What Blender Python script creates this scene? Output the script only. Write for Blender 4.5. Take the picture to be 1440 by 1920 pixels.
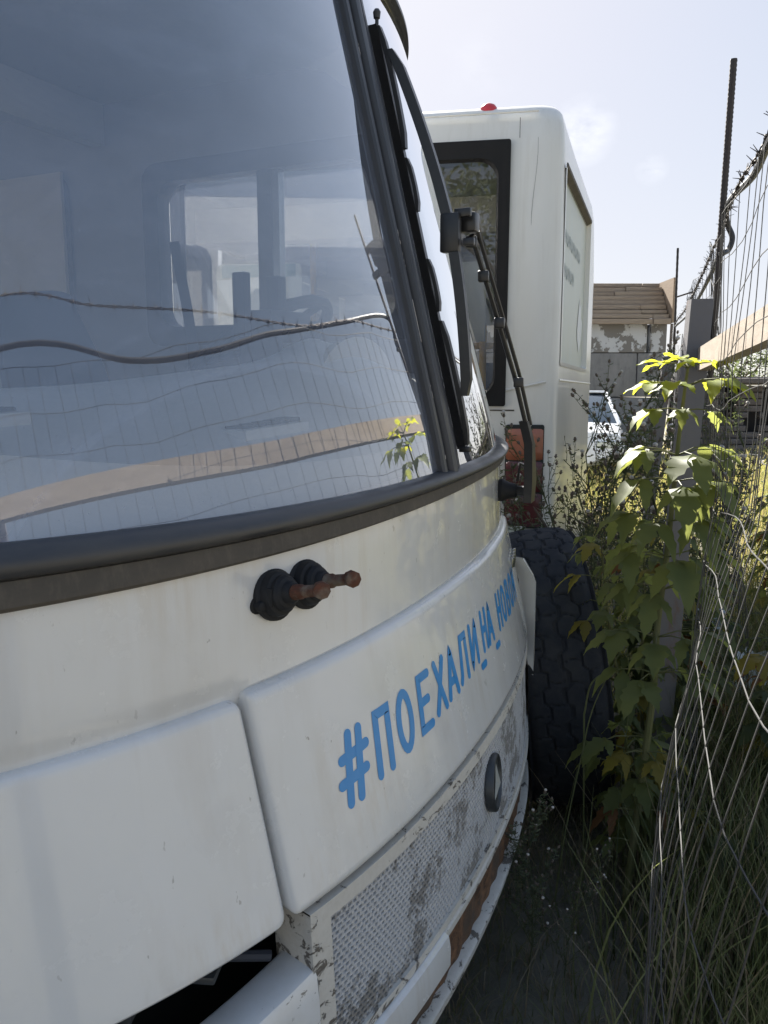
import bpy, bmesh, math, random
from mathutils import Vector, Matrix, noise
R=math.radians
random.seed(7)
for o in list(bpy.data.objects): bpy.data.objects.remove(o)
scene=bpy.context.scene; COL=scene.collection
# ---------------------------------------------------------------- camera
H=1.47; PITCH=8.65; FPX=1478.0
cam=bpy.data.cameras.new('camera'); camo=bpy.data.objects.new('camera',cam); COL.objects.link(camo)
camo.location=(0,0,H); camo.rotation_euler=(R(90-PITCH),0,0)
cam.sensor_fit='VERTICAL'; cam.sensor_height=24; cam.lens=24*FPX/1920; cam.clip_start=.02; cam.clip_end=1500
scene.camera=camo
scene.render.resolution_x=768; scene.render.resolution_y=1024
# ---------------------------------------------------------------- light
SEL,SAZ=38.0,-9.0
w=bpy.data.worlds.new('World'); scene.world=w; w.use_nodes=True
nt=w.node_tree; nt.nodes.clear()
sky=nt.nodes.new('ShaderNodeTexSky'); sky.sky_type='NISHITA'; sky.sun_disc=False
sky.sun_elevation=R(SEL); sky.sun_rotation=R(SAZ); sky.altitude=100; sky.air_density=1.0; sky.dust_density=.9; sky.ozone_density=1.0
bg=nt.nodes.new('ShaderNodeBackground'); bg.inputs['Strength'].default_value=.12
out=nt.nodes.new('ShaderNodeOutputWorld')
# two small wisps of cloud
geo=nt.nodes.new('ShaderNodeNewGeometry'); tc=nt.nodes.new('ShaderNodeTexCoord')
def wmath(op,a,b=None,clamp=False):
    m=nt.nodes.new('ShaderNodeMath'); m.operation=op; m.use_clamp=clamp
    for i,v in enumerate((a,b)):
        if v is None: continue
        if isinstance(v,(int,float)): m.inputs[i].default_value=v
        else: nt.links.new(v,m.inputs[i])
    return m.outputs[0]
nz=nt.nodes.new('ShaderNodeTexNoise'); nz.inputs['Scale'].default_value=14; nz.inputs['Detail'].default_value=8; nz.inputs['Roughness'].default_value=.6
mp=nt.nodes.new('ShaderNodeMapping'); mp.inputs['Scale'].default_value=(1,1,1.8)
nt.links.new(tc.outputs['Generated'],mp.inputs[0]); nt.links.new(mp.outputs[0],nz.inputs['Vector'])
def pdir(px,py):
    cp,sp=math.cos(R(PITCH)),math.sin(R(PITCH)); a=(px-720)/FPX; b=(960-py)/FPX
    return Vector((a,cp+b*sp,-sp+b*cp))
mask=None
for px,py,rad,st in ((1095,245,.040,.9),(1222,316,.020,.6),(1040,262,.03,.5),(900,120,.05,.15)):
    d=pdir(px,py).normalized()
    vd=nt.nodes.new('ShaderNodeVectorMath'); vd.operation='DISTANCE'
    nt.links.new(tc.outputs['Generated'],vd.inputs[0]); vd.inputs[1].default_value=d
    m=wmath('SUBTRACT',1.0,wmath('DIVIDE',vd.outputs['Value'],rad),True)
    m=wmath('MULTIPLY',m,st*2.2)
    mask=m if mask is None else wmath('ADD',mask,m)
cl=wmath('MULTIPLY',mask,wmath('MULTIPLY',wmath('SUBTRACT',nz.outputs['Fac'],.42),3.2,True),True)
mix=nt.nodes.new('ShaderNodeMix'); mix.data_type='RGBA'
hs=nt.nodes.new('ShaderNodeHueSaturation'); hs.inputs['Saturation'].default_value=1.15; nt.links.new(sky.outputs[0],hs.inputs['Color'])
tn=nt.nodes.new('ShaderNodeMix'); tn.data_type='RGBA'; tn.blend_type='MULTIPLY'; tn.inputs[0].default_value=1; nt.links.new(hs.outputs[0],tn.inputs[6]); tn.inputs[7].default_value=(1.15,.985,1.03,1)
# highlight compression put into the sky colour: its bright part levels off
def vm(op,a,b):
    v=nt.nodes.new('ShaderNodeVectorMath'); v.operation=op
    for i,q in enumerate((a,b)):
        if isinstance(q,tuple): v.inputs[i].default_value=q
        else: nt.links.new(q,v.inputs[i])
    return v.outputs[0]
SKMAX=(1.98,2.05,2.18)
den=vm('ADD',vm('DIVIDE',tn.outputs[2],SKMAX),(1,1,1)); skc=vm('DIVIDE',tn.outputs[2],den)
nt.links.new(wmath('MULTIPLY',cl,.30),mix.inputs[0]); nt.links.new(skc,mix.inputs[6]); mix.inputs[7].default_value=(2.9,2.9,2.9,1)
nt.links.new(mix.outputs[2],bg.inputs['Color']); nt.links.new(bg.outputs[0],out.inputs[0])
sl=bpy.data.lights.new('sun','SUN'); sl.energy=5.0; sl.angle=R(.6); sl.color=(1,.955,.88)
so=bpy.data.objects.new('sun',sl); COL.objects.link(so)
sd=Vector((math.sin(R(SAZ))*math.cos(R(SEL)),math.cos(R(SAZ))*math.cos(R(SEL)),math.sin(R(SEL))))
so.rotation_euler=sd.to_track_quat('Z','Y').to_euler(); so.location=(0,0,20)
vs=scene.view_settings; vs.view_transform='Standard'; vs.look='None'; vs.gamma=1; vs.exposure=2.2; vs.use_curve_mapping=False
scene.render.engine='CYCLES'
cy=scene.cycles; cy.max_bounces=10; cy.transparent_max_bounces=24; cy.glossy_bounces=5; cy.diffuse_bounces=4; cy.transmission_bounces=4
cy.sample_clamp_indirect=4; cy.caustics_reflective=False; cy.caustics_refractive=False
# ---------------------------------------------------------------- materials
class NT:
    def __init__(s,name):
        s.m=bpy.data.materials.new(name); s.m.use_nodes=True; s.t=s.m.node_tree; s.t.nodes.clear()
        s.out=s.n('ShaderNodeOutputMaterial')
    def n(s,t,**k):
        x=s.t.nodes.new(t)
        for a,b in k.items(): setattr(x,a,b)
        return x
    def l(s,a,b): s.t.links.new(a,b)
    def co(s,kind='Object'): return s.n('ShaderNodeTexCoord').outputs[kind]
    def noise(s,scale,detail=5,rough=.6,stretch=None,vec=None,dist=0):
        x=s.n('ShaderNodeTexNoise'); x.inputs['Scale'].default_value=scale; x.inputs['Detail'].default_value=detail; x.inputs['Roughness'].default_value=rough
        x.inputs['Distortion'].default_value=dist
        v=vec or s.co()
        if stretch:
            mm=s.n('ShaderNodeMapping'); mm.inputs['Scale'].default_value=stretch; s.l(v,mm.inputs[0]); v=mm.outputs[0]
        s.l(v,x.inputs['Vector']); return x.outputs['Fac']
    def ramp(s,fac,*st):
        r=s.n('ShaderNodeValToRGB'); e=r.color_ramp.elements
        while len(e)<len(st): e.new(.5)
        for i,(p,c) in enumerate(st):
            e[i].position=p; e[i].color=(c,c,c,1) if isinstance(c,(int,float)) else (*c,1)
        s.l(fac,r.inputs[0]); return r.outputs[0]
    def mix(s,f,a,b):
        m=s.n('ShaderNodeMix',data_type='RGBA')
        for i,v in ((0,f),(6,a),(7,b)):
            if isinstance(v,(int,float)): m.inputs[i].default_value=v
            elif isinstance(v,tuple): m.inputs[i].default_value=(*v,1)
            else: s.l(v,m.inputs[i])
        return m.outputs[2]
    def math(s,op,a,b=0,clamp=False):
        m=s.n('ShaderNodeMath',operation=op,use_clamp=clamp)
        for i,v in enumerate((a,b)):
            if isinstance(v,(int,float)): m.inputs[i].default_value=v
            else: s.l(v,m.inputs[i])
        return m.outputs[0]
    def bump(s,h,strength=.3,dist=.01):
        b=s.n('ShaderNodeBump'); b.inputs['Strength'].default_value=strength; b.inputs['Distance'].default_value=dist
        s.l(h,b.inputs['Height']); return b.outputs[0]
    def bsdf(s,color,rough=.5,metal=0,normal=None,coat=0,spec=.5,alpha=None):
        p=s.n('ShaderNodeBsdfPrincipled')
        for k,v in (('Base Color',color),('Roughness',rough),('Metallic',metal)):
            if isinstance(v,tuple): p.inputs[k].default_value=(*v,1)
            elif isinstance(v,(int,float)): p.inputs[k].default_value=v
            else: s.l(v,p.inputs[k])
        p.inputs['Coat Weight'].default_value=coat; p.inputs['Coat Roughness'].default_value=.06; p.inputs['Specular IOR Level'].default_value=spec
        if normal is not None: s.l(normal,p.inputs['Normal'])
        s.l(p.outputs[0],s.out.inputs[0]); return p
MATS={}
def mat(name):
    if name in MATS: return MATS[name]
    m=build_mat(name); MATS[name]=m; return m
def build_mat(n):
    t=NT(n)
    if n=='white_paint':
        a=t.noise(2.2,6,.62,(1,1,.45)); b=t.noise(24,6,.7,(1,1,.05)); c=t.noise(150,3,.6)
        base=t.mix(t.ramp(a,(.35,0),(.75,1)),(.69,.69,.69),(.645,.64,.62))
        strk=t.math('MULTIPLY',t.ramp(b,(.48,0),(.70,1)),t.ramp(t.noise(2.6,4),(.44,0),(.62,1)))
        base=t.mix(t.math('MULTIPLY',strk,.42),base,(.47,.37,.25))
        wide=t.noise(11,5,.6,(1,1,.10)); base=t.mix(t.math('MULTIPLY',t.ramp(wide,(.52,0),(.70,1)),.20),base,(.46,.41,.35))
        sm=t.noise(5,9,.78,None,None,1.2); base=t.mix(t.math('MULTIPLY',t.ramp(sm,(.55,0),(.72,1)),.15),base,(.40,.38,.35))
        sp=t.ramp(t.noise(60,3,.6,(1,1,.5)),(.70,0),(.72,1)); sp=t.math('MULTIPLY',sp,t.ramp(t.noise(5,3),(.42,.15),(.6,1)))
        base=t.mix(t.math('MULTIPLY',sp,.55),base,(.14,.12,.10))
        rg=t.ramp(t.noise(9,7,.7),(.3,.13),(.7,.32))
        t.bsdf(base,rg,0,t.bump(t.noise(4,2),.25,.004),.7)
    elif n=='bumper_paint':
        v=t.co(); f=t.noise(26,9,.74,(1,.7,1),v,1.2); k=t.ramp(t.math('ADD',f,t.math('MULTIPLY',t.noise(3.5,4,.5,None,v),.4)),(.79,0),(.80,1))
        base=t.mix(t.ramp(t.noise(7,7,.7,None,v),(.4,0),(.75,1)),(.69,.69,.69),(.60,.585,.55))
        t.bsdf(t.mix(t.math('MULTIPLY',k,.85),base,(.13,.12,.11)),.32,0,t.bump(k,-.4,.002),.5)
    elif n=='bus_paint_far':
        a=t.noise(1.6,6,.6,(1,1,.4)); b=t.noise(22,6,.7,(1,1,.05))
        base=t.mix(t.ramp(a,(.35,0),(.75,1)),(.70,.69,.65),(.62,.60,.54))
        base=t.mix(t.math('MULTIPLY',t.ramp(b,(.5,0),(.75,1)),.25),base,(.42,.38,.30))
        t.bsdf(base,.32,0,None,.4)
    elif n in('window_film',):
        a=t.noise(2,6,.6,(1,1,.4)); b=t.noise(26,6,.75,(1,1,.06))
        base=t.mix(a,(.50,.54,.48),(.44,.47,.42))
        base=t.mix(t.math('MULTIPLY',t.ramp(b,(.45,0),(.8,1)),.5),base,(.50,.46,.33))
        t.bsdf(base,.4)
    elif n=='peeled_grille':
        v=t.co(); big=t.noise(7,6,.65,None,v); fine=t.noise(60,5,.7,None,v)
        f=t.math('ADD',t.math('MULTIPLY',big,.75),t.math('MULTIPLY',fine,.35))
        k=t.ramp(f,(.555,0),(.61,1))
        base=t.mix(t.ramp(t.noise(140,3),(.3,0),(.8,1)),(.52,.52,.53),(.36,.36,.36))
        dirt=t.mix(t.noise(40,6,.7),(.22,.21,.19),(.10,.085,.07))
        t.bsdf(t.mix(t.math('MULTIPLY',k,.8),base,dirt),.6,0,t.bump(fine,.4,.003))
    elif n=='grille_cell':
        v=t.co(); big=t.noise(5,6,.65,None,v)
        k=t.ramp(big,(.44,0),(.54,1))
        t.bsdf(t.mix(k,(.30,.305,.315),(.17,.165,.14)),.65)
    elif n=='peeled_paint':
        v=t.co(); f=t.noise(38,9,.74,(1,.6,1),v,1.0); g=t.noise(6,3,.5,None,v)
        k=t.ramp(t.math('ADD',f,t.math('MULTIPLY',g,.35)),(.755,0),(.77,1))
        base=t.mix(t.noise(80,5,.7),(.66,.64,.60),(.48,.45,.40))
        t.bsdf(t.mix(k,base,(.13,.115,.10)),.55,0,t.bump(t.math('MULTIPLY',k,-1),.6,.003))
    elif n=='rusty_slot':
        a=t.noise(42,8,.78,(1,1,1),None,.6); b=t.noise(9,5,.6)
        c=t.mix(t.ramp(a,(.38,0),(.62,1)),(.27,.135,.065),(.06,.035,.022)); c=t.mix(t.ramp(b,(.5,0),(.62,1)),c,(.10,.07,.05))
        t.bsdf(c,.85,0,t.bump(a,1.0,.006))
    elif n=='rust':
        a=t.noise(90,7,.75); b=t.noise(25,4,.6)
        c=t.mix(t.ramp(a,(.3,0),(.7,1)),(.14,.045,.022),(.055,.03,.02))
        c=t.mix(t.ramp(b,(.5,0),(.7,1)),c,(.20,.17,.13))
        t.bsdf(c,.75,.2,t.bump(a,.6,.002))
    elif n=='rubber':
        a=t.noise(9,6,.65,(1,1,3)); t.bsdf(t.mix(t.ramp(a,(.3,0),(.8,1)),(.035,.037,.043),(.075,.072,.07)),t.ramp(a,(.3,.30),(.7,.55)),0,None,0,.5)
    elif n=='rubber_dusty':
        a=t.noise(7,7,.7,(1,1,2.5)); b=t.noise(60,6,.7,(1,1,.3))
        c=t.mix(t.ramp(a,(.3,0),(.8,1)),(.055,.05,.044),(.105,.088,.07))
        c=t.mix(t.math('MULTIPLY',t.ramp(b,(.5,0),(.8,1)),.5),c,(.16,.14,.11))
        t.bsdf(c,.75,0,t.bump(b,.3,.002))
    elif n=='black_rubber_boot':
        a=t.noise(40,4); t.bsdf(t.mix(a,(.010,.011,.014),(.028,.028,.029)),.62,0,None,0,.25)
    elif n=='window_rubber': t.bsdf(t.mix(t.noise(14,5),(.008,.008,.009),(.018,.017,.016)),.6,0,None,0,.2)
    elif n=='black_metal':
        a=t.noise(50,5); t.bsdf(t.mix(a,(.016,.016,.018),(.035,.034,.033)),.38,.1,None,.1)
    elif n=='divider_trim':
        v=t.co(); a=t.noise(14,4,.6,(1,1,.3),v)
        t.bsdf(t.mix(a,(.028,.03,.036),(.06,.06,.066)),.4)
    elif n=='divider_flecked':
        v=t.co(); f=t.noise(22,4,.6,(1,1,.55),v); k=t.ramp(f,(.575,0),(.59,1))
        t.bsdf(t.mix(k,(.025,.026,.03),(.50,.46,.42)),.5,0,t.bump(k,.6,.003))
    elif n=='slogan_blue': t.bsdf(t.mix(t.noise(30),(.02,.235,.58),(.03,.27,.62)),.38,0,None,.3)
    elif n=='chrome': t.bsdf((.30,.32,.34),.25,.9)
    elif n=='emblem_dark': t.bsdf(t.mix(t.noise(40),(.035,.04,.045),(.07,.075,.08)),.4,.3)
    elif n=='emblem_grey': t.bsdf(t.mix(t.noise(40),(.22,.24,.23),(.32,.33,.32)),.5,.2)
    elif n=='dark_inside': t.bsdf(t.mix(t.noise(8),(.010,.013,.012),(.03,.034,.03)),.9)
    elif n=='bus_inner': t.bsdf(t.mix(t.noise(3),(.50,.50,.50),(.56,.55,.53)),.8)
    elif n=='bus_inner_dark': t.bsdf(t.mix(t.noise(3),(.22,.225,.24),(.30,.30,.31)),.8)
    elif n=='dash': t.bsdf(t.mix(t.noise(5,6),(.76,.77,.79),(.80,.80,.80)),.55,0,t.bump(t.noise(220,2),.25,.001))
    elif n=='dash_beige': t.bsdf((.55,.49,.42),.5)
    elif n=='vent_dark': t.bsdf((.03,.035,.05),.7)
    elif n=='cloth_seat': t.bsdf(t.mix(t.noise(120,4),(.06,.07,.10),(.10,.11,.14)),.95)
    elif n=='glass_front' or n=='glass_side' or n=='glass_far':
        fr=t.n('ShaderNodeFresnel'); fr.inputs['IOR'].default_value=1.62 if n=='glass_front' else 1.4
        tr=t.n('ShaderNodeBsdfTransparent'); tr.inputs[0].default_value=(.97,.985,.99,1) if n!='glass_far' else (.62,.60,.56,1)
        gl=t.n('ShaderNodeBsdfGlossy'); gl.inputs['Roughness'].default_value=.0; gl.inputs['Color'].default_value=(1,1,1,1)
        df=t.n('ShaderNodeBsdfDiffuse'); df.inputs['Color'].default_value=(.60,.69,.93,1)  # dust colour also carries the blue of the reflected sky
        tl=t.n('ShaderNodeBsdfTranslucent'); tl.inputs['Color'].default_value=(.60,.66,.86,1)
        dd=t.n('ShaderNodeMixShader'); dd.inputs[0].default_value=.45; t.l(df.outputs[0],dd.inputs[1]); t.l(tl.outputs[0],dd.inputs[2])
        v=t.co(); 
        base=t.ramp(t.noise(5,7,.7,None,v),(.3,.14),(.75,.20)) if n=='glass_front' else t.ramp(t.noise(5,7,.7,None,v),(.3,.03),(.75,.07))
        spk=t.ramp(t.noise(190,2,.5,None,v),(.70,0),(.73,.30))
        if n=='glass_front':
            # wiper-swept sector kept cleaner than the dirt outside it
            fl=t.n('ShaderNodeVectorMath',operation='MULTIPLY'); t.l(v,fl.inputs[0]); fl.inputs[1].default_value=(0,1,1)
            cd=t.n('ShaderNodeVectorMath',operation='DISTANCE'); t.l(fl.outputs[0],cd.inputs[0]); cd.inputs[1].default_value=(0,-.53,.985)
            wob=t.math('ADD',cd.outputs['Value'],t.math('MULTIPLY',t.noise(6,3,.5,None,v),.012))
            ring=t.ramp(wob,(.523,0),(.530,1),(.536,.25),(.545,.45),(.551,.0))
            ring2=t.ramp(wob,(.600,0),(.604,.6),(.610,.15))
            base=t.math('ADD',base,t.math('MULTIPLY',ring,.13)); base=t.math('ADD',base,t.math('MULTIPLY',ring2,.10))
            sw=t.ramp(t.noise(3.2,8,.72,(1,1,2.2),v,1.8),(.42,0),(.72,1)); base=t.math('ADD',base,t.math('MULTIPLY',sw,.10))
            sz=t.n('ShaderNodeSeparateXYZ'); t.l(v,sz.inputs[0])
            low=t.math('SUBTRACT',1.42,sz.outputs['Z']); low=t.math('MULTIPLY',low,2.2,True)  # brightness of the lower windscreen, put into the film as a paler band
            base=t.math('ADD',base,t.math('MULTIPLY',low,.5))
        k=.0 if n=='glass_far' else .35
        dust_veil=t.math('ADD',base,t.math('MULTIPLY',spk,k if n!='glass_side' else 1.6),True)
        m1=t.n('ShaderNodeMixShader'); t.l(dust_veil,m1.inputs[0]); t.l(tr.outputs[0],m1.inputs[1]); t.l(dd.outputs[0],m1.inputs[2])
        m2=t.n('ShaderNodeMixShader'); t.l(t.math('MULTIPLY',fr.outputs[0],3.0,True),m2.inputs[0]); t.l(m1.outputs[0],m2.inputs[1]); t.l(gl.outputs[0],m2.inputs[2])
        t.l(m2.outputs[0],t.out.inputs[0])
    elif n=='plain_glass':
        fr=t.n('ShaderNodeFresnel'); fr.inputs['IOR'].default_value=1.5
        tr=t.n('ShaderNodeBsdfTransparent'); tr.inputs[0].default_value=(.8,.84,.84,1)
        gl=t.n('ShaderNodeBsdfGlossy'); gl.inputs['Roughness'].default_value=.02
        m2=t.n('ShaderNodeMixShader'); t.l(fr.outputs[0],m2.inputs[0]); t.l(tr.outputs[0],m2.inputs[1]); t.l(gl.outputs[0],m2.inputs[2]); t.l(m2.outputs[0],t.out.inputs[0])
    elif n=='lamp_orange': t.bsdf(t.mix(t.noise(30),(.30,.10,.055),(.36,.13,.07)),.35,0,None,.2)
    elif n=='lamp_red': t.bsdf(t.mix(t.noise(25),(.07,.016,.018),(.10,.022,.022)),.35,0,None,.2)
    elif n=='marker_red': t.bsdf((.50,.04,.05),.3)
    elif n=='yellow_pole': t.bsdf((.75,.52,.16),.4)
    elif n=='poster': t.bsdf(t.mix(t.noise(6),(.48,.52,.50),(.54,.57,.54)),.6)
    elif n=='poster_teal': t.bsdf((.20,.32,.34),.6)
    elif n=='poster_ink': t.bsdf((.16,.20,.22),.6)
    elif n=='film_ink': t.bsdf((.27,.33,.32),.5)
    elif n=='film_white': t.bsdf((.68,.70,.70),.5)
    elif n=='tyre':
        a=t.noise(14,6,.7); b=t.noise(160,3)
        c=t.mix(t.ramp(a,(.4,0),(.75,1)),(.026,.029,.036),(.048,.049,.052)); c=t.mix(t.ramp(b,(.80,0),(.83,1)),c,(.25,.24,.22))
        t.bsdf(c,.8,0,t.bump(b,.3,.002),0,.15)
    elif n=='steel_post':
        v=t.co(); a=t.noise(12,7,.7,(1,1,.4),v); b=t.noise(70,5,.7)
        c=t.mix(t.ramp(a,(.56,0),(.68,1)),(.145,.14,.15),(.15,.085,.055)); c=t.mix(t.math('MULTIPLY',b,.4),c,(.10,.095,.10))
        t.bsdf(c,.6,.15,t.bump(b,.3,.002))
    elif n=='rod': t.bsdf(t.mix(t.noise(60),(.035,.033,.035),(.07,.055,.05)),.6,.3)
    elif n=='wire': t.bsdf(t.mix(t.noise(12),(.022,.022,.022),(.05,.048,.045)),.65,.0)
    elif n=='barb': t.bsdf(t.mix(t.noise(50),(.05,.045,.045),(.12,.10,.09)),.6,.4)
    elif n=='cable': t.bsdf((.035,.035,.038),.5)
    elif n=='timber':
        a=t.noise(5,8,.7,(12,1,12)); b=t.noise(60,5,.7)
        t.bsdf(t.mix(t.ramp(a,(.3,0),(.7,1)),(.33,.245,.17),(.24,.17,.115)),.8,0,t.bump(t.math('ADD',a,b),.3,.003))
    elif n=='timber_beam':
        v=t.co(); a=t.noise(3,8,.7,(14,1.2,14),v)
        t.bsdf(t.mix(t.ramp(a,(.3,0),(.7,1)),(.36,.30,.24),(.24,.195,.15)),.8,0,t.bump(a,.4,.003))
    elif n=='concrete':
        v=t.co(); a=t.noise(1.5,7,.65,(1,1,.5),v); b=t.noise(9,6,.7,(1,1,.4))
        c=t.mix(t.ramp(a,(.35,0),(.7,1)),(.19,.185,.18),(.28,.27,.26)); c=t.mix(t.math('MULTIPLY',t.ramp(b,(.5,0),(.7,1)),.5),c,(.10,.10,.10))
        t.bsdf(c,.9,0,t.bump(b,.5,.02))
    elif n=='plaster_peel':
        v=t.co(); a=t.noise(1.3,7,.68,None,v); k=t.ramp(a,(.51,0),(.525,1))
        t.bsdf(t.mix(k,(.20,.19,.18),(.52,.53,.55)),.9,0,t.bump(k,.5,.02))
    elif n=='weather_board':
        v=t.co(); a=t.noise(3.5,8,.7,(1,1,9),v); b=t.noise(1.3,5,.6,(1,1,6),v)
        c=t.mix(t.ramp(a,(.3,0),(.7,1)),(.36,.29,.22),(.23,.18,.14))
        t.bsdf(c,.85,0,t.bump(b,.8,.04))
    elif n=='old_logs':
        v=t.co(); a=t.noise(2,8,.7,(1,1,5),v)
        t.bsdf(t.mix(t.ramp(a,(.3,0),(.7,1)),(.22,.19,.17),(.10,.085,.08)),.9,0,t.bump(a,.7,.03))
    elif n=='dark_opening': t.bsdf((.04,.038,.04),.9)
    elif n=='ground':
        v=t.co(); a=t.noise(.8,8,.65,None,v); b=t.noise(16,8,.72,None,v)
        c=t.mix(t.ramp(a,(.35,0),(.7,1)),(.26,.23,.18),(.17,.165,.125)); c=t.mix(t.ramp(b,(.35,0),(.7,1)),c,(.15,.14,.115))
        t.bsdf(c,.95,0,t.bump(b,.8,.03))
    elif n.startswith('leaf') or n.startswith('grass') or n in('stem_green','thistle_green'):
        cols={'leaf_green':((.075,.10,.04),(.14,.16,.06),(.32,.35,.09)),
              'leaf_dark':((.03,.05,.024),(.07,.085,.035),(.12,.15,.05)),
              'leaf_young':((.12,.17,.03),(.20,.24,.04),(.62,.62,.05)),
              'leaf_yellow':((.16,.14,.03),(.22,.17,.04),(.45,.40,.06)),
              'leaf_brown':((.16,.075,.035),(.22,.11,.05),(.25,.12,.04)),
              'grass_dry':((.34,.27,.13),(.46,.38,.19),(.52,.44,.18)),
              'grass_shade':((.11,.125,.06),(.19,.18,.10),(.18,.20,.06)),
              'grass_long':((.10,.125,.055),(.16,.165,.08),(.25,.28,.10)),
              'grass_straw':((.24,.20,.14),(.33,.27,.18),(.2,.17,.1)),
              'grass_yellowgreen':((.20,.20,.06),(.33,.31,.10),(.5,.5,.12)),
              'stem_green':((.12,.14,.05),(.20,.19,.10),(.1,.12,.04)),
              'thistle_green':((.05,.065,.035),(.11,.12,.065),(.14,.17,.06))}
        a,b,c=cols[n]; v=t.co(); f=t.noise(9,5,.65,None,v); col=t.mix(t.ramp(f,(.3,0),(.7,1)),a,b)
        d=t.n('ShaderNodeBsdfPrincipled'); t.l(col,d.inputs['Base Color']); d.inputs['Roughness'].default_value=.55; d.inputs['Specular IOR Level'].default_value=.3
        tl=t.n('ShaderNodeBsdfTranslucent'); tl.inputs['Color'].default_value=(*c,1)
        m=t.n('ShaderNodeMixShader'); m.inputs[0].default_value=.5 if n.startswith('leaf') else .3
        t.l(d.outputs[0],m.inputs[1]); t.l(tl.outputs[0],m.inputs[2]); t.l(m.outputs[0],t.out.inputs[0])
    elif n=='thistle_head': t.bsdf(t.mix(t.noise(80),(.07,.055,.045),(.16,.13,.10)),.9)
    elif n=='fluff': t.bsdf((.45,.42,.38),.95)
    elif n=='car_paint': t.bsdf((.70,.72,.75),.25,0,None,.6)
    elif n=='car_glass': t.bsdf((.05,.07,.09),.1,0,None,.5)
    elif n=='litter': t.bsdf(t.mix(t.noise(12),(.60,.63,.68),(.72,.74,.78)),.6)
    elif n=='stone': t.bsdf(t.mix(t.noise(12,6),(.14,.12,.09),(.07,.06,.045)),.9,0,t.bump(t.noise(30,5),.6,.02))
    elif n=='bark': t.bsdf((.10,.08,.06),.9)
    else: raise KeyError(n)
    return t.m
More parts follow.
